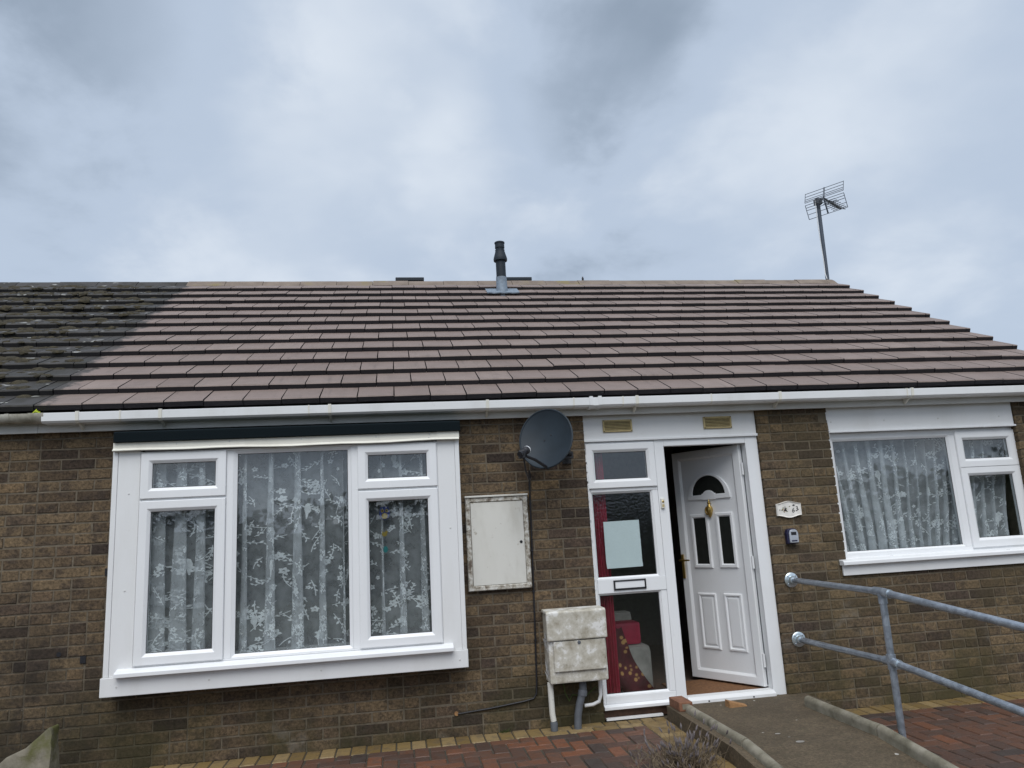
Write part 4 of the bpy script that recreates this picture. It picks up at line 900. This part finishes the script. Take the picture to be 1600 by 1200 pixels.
ae = thing('tv_aerial', 'grey television aerial with grid reflector on a pole at the gable end', 'aerial', (6.125, 3.72, 4.4))
obj('mast', MB().tube([(6.118, 3.72, 4.38), (6.147, 3.72, Lp.z+.06)], .026, 12), 'mast_grey', ae, smooth=True)
rod = MB()
for sgn, hs in ((1, (.02, .045, .075, .125, .18)), (-1, (.02, .055, .09, .15, .215))):
    for h in hs: q = Vector((0, 0, sgn*h))+fd*(h*.42); rod.tube([Lp+q, Rp+q], .0045, 5)
    for f_ in (.004, .5, .996):
        p_ = Lp+bar*f_; rod.tube([p_+Vector((0, 0, sgn*hs[0]))+fd*(hs[0]*.42-.006), p_+Vector((0, 0, sgn*(hs[-1]+.005)))+fd*((hs[-1]+.005)*.42-.006)], .011 if f_ == .5 else .0045, 6)
obj('grid_reflector', rod, 'mast_grey', ae); bm_ = MB(); p0 = Vector((6.147, 3.72, Lp.z+.01)); pm = Lp+bar*.5; p1 = pm+fd*.62+Vector((0, 0, .01))
bm_.tube([p0, pm, p1], .012, 8)
for k in range(7):
    q = pm+(p1-pm)*(.25+.12*k); d = bar.normalized(); bm_.tube([q-d*.10, q+d*.10], .006, 5); bm_.tube([q-d*.08+Vector((0,0,.04)), q+d*.08-Vector((0,0,.04))], .006, 5)
obj('boom', bm_, 'grey_plastic', ae); obj('clamp', MB().box(6.10, 6.195, 3.675, 3.765, Lp.z-.04, Lp.z+.05), 'grey_plastic', ae, bevel=.01)
obj('aerial_lead', MB().tube([(6.09, 3.70, 5.86), (6.075, 3.69, 5.4), (6.085, 3.69, 4.9), (6.06, 3.66, 4.72), (6.05, 3.62, 4.625)], .005, 6), 'upvc_board', ae, smooth=True)

# ------------------------------------------------------------------ on the ground
lbk = MB().box(1.862, 1.963, -.315, -.105, .0305, .092); bo_ = obj('loose_brick', lbk, 'old_brick_red', bevel=.006); tag(bo_, 'loose red brick on the ramp edge below the side light', 'brick')
sc_ = MB().box(1.885, 1.940, -.3165, -.3145, .045, .080); q = obj('mortar_patch', sc_, 'kerb', bo_)
tag(obj('wood_wedge', MB().add([(2.27, -.16, RZ), (2.42, -.20, RZ), (2.41, -.23, RZ), (2.27, -.235, RZ), (2.27, -.165, .052), (2.275, -.232, .046), (2.40, -.21, .020)], [(0,3,2,1), (0,4,5,3), (4,0,1,6), (1,2,6), (5,6,2,3), (4,6,5)]), 'chip_wood'), 'small orange-brown wooden wedge lying on the concrete landing', 'wedge')
bb = MB()
for x, y_, r in ((2.30, -1.16, .020), (2.26, -.96, .013), (2.29, -1.05, .006)): bb.add([(x+r*1.5*math.cos(a)*random.uniform(.8, 1.1), y_+r*math.sin(a)*random.uniform(.8, 1.1), RZ+.0025-(max(0, YB-y_))*SL) for a in [k*.7 for k in range(9)]], [tuple(range(9))])
obj('paint_splash', bb, 'cream_fabric', rmp)
stn = bmesh.new(); bmesh.ops.create_icosphere(stn, subdivisions=4, radius=1)
# leaning slab of stone: flat faces, one sharp top corner
outl = [(-2.62, -.06), (-2.62, .03), (-2.46, .175), (-2.36, .215), (-2.262, .310), (-2.245, .300), (-2.215, .16), (-2.185, -.06)]
stn.free(); sm = MB(); n = len(outl)
sm.add([(x, -.47+.30*(z), z) for x, z in outl]+[(x*.97-.07, -.33+.30*z, z*.97) for x, z in outl], [tuple(range(n)), tuple(range(n, 2*n))[::-1]]+[(i, n+i, n+(i+1)%n, (i+1)%n) for i in range(n)])
me = sm.mesh('garden_stone', ['stone'], .02, False); bm = bmesh.new(); bm.from_mesh(me); bmesh.ops.triangulate(bm, faces=bm.faces); bmesh.ops.subdivide_edges(bm, edges=bm.edges, cuts=3, use_grid_fill=True)
for v in bm.verts: v.co += Vector((1, 1, .6))*(.012*noise.noise(v.co*9)+.006*noise.noise(v.co*28))
bm.to_mesh(me); bm.free(); me.shade_smooth()
tag(obj('garden_stone', me, 'stone'), 'pointed slab of mossy stone leaning at the wall left of the bay', 'stone')
lv = thing('lavender_bush', 'dried grey lavender bush growing beside the ramp edge', 'plant', (1.56, -1.14, PL))
stm = MB(); hds = MB(); rs = random.Random(4)
for k in range(330):
    a = rs.uniform(0, 6.28); rr = abs(rs.gauss(0, .13)); bx, by = 1.56+rr*math.cos(a), -1.16+rr*.8*math.sin(a)
    tall = rs.random() < .16; h = rs.uniform(.11, .23) if tall else rs.uniform(.05, .13); lean = rs.uniform(.1, .75); la = a+rs.gauss(0, .5)
    tx, ty = bx+h*lean*math.cos(la), by+h*lean*math.sin(la); cv_ = rs.uniform(-.03, .03)
    p = [(bx, by, PL-.005), ((bx+tx)/2+cv_, (by+ty)/2-cv_, PL+h*.55), (tx, ty, PL+h)]
    stm.tube(p, [.0024, .0018, .0011] if tall else [.0032, .0024, .0012], 4, cap=False)
    if tall or rs.random() < .35:
        hds.lathe([(.001, -.012), (.005, -.004), (.006, .006), (.004, .018), (.001, .026)], (tx, ty, PL+h), (tx-bx, ty-by, h), 5)
    if not tall:
        for q in range(2):
            f_ = rs.uniform(.4, .9); o_ = Vector(p[0]).lerp(Vector(p[2]), f_); d_ = Vector((rs.uniform(-1, 1), rs.uniform(-1, 1), rs.uniform(.2, 1))).normalized()*rs.uniform(.03, .07); stm.tube([o_, o_+d_], [.0018, .0008], 3, cap=False)
obj('stems', stm, 'dry_stem', lv, kind='stuff'); obj('seed_heads', hds, 'dry_head', lv, kind='stuff')
wd = MB()
for k in range(14):
    a = k*.9; l = random.uniform(.02, .05); x0_, y0_ = .62+.004*k, -.012; tip = (x0_+l*math.cos(a), y0_-abs(l*math.sin(a))*.6-.01, PL+l*.8); wd.add([(x0_-.004, y0_, PL-.01), (x0_+.004, y0_, PL-.01), tip], [(0,1,2)])
tag(obj('weed_tuft', wd, 'weed'), 'tiny green weed tuft at the wall foot beside the meter pipes', 'weed')

# hedge added out of view behind the viewer, for the window panes to mirror
hg_ = MB(); rs = random.Random(21)
top = lambda x: 2.3+.9*noise.noise(Vector((x*.11, 3, 0)))+.6*noise.noise(Vector((x*.4, 7, 0)))
for k in range(60):
    x = -34+k*1.3; h = top(x)-.35; hg_.box(x, x+1.31, -18.4, -17.2, -.2, h)
for k in range(9000):
    x = rs.uniform(-34, 44); h = top(x); z = rs.uniform(-.15, h) if rs.random() < .6 else h+rs.gauss(0, .22); y_ = rs.uniform(-18.7, -16.8)
    c_ = Vector((x, y_, z)); a = Vector((rs.gauss(0, 1), rs.gauss(0, 1), rs.gauss(0, 1))).normalized()*.16; b = a.orthogonal().normalized()*.10
    hg_.add([c_-a, c_+b, c_+a, c_-b], [(0, 1, 2, 3)])
simple('hedge_leaf', (.045, .060, .028), .8, 0, .4, 3)
obj('unseen_hedge', hg_, 'hedge_leaf', kind='stuff')
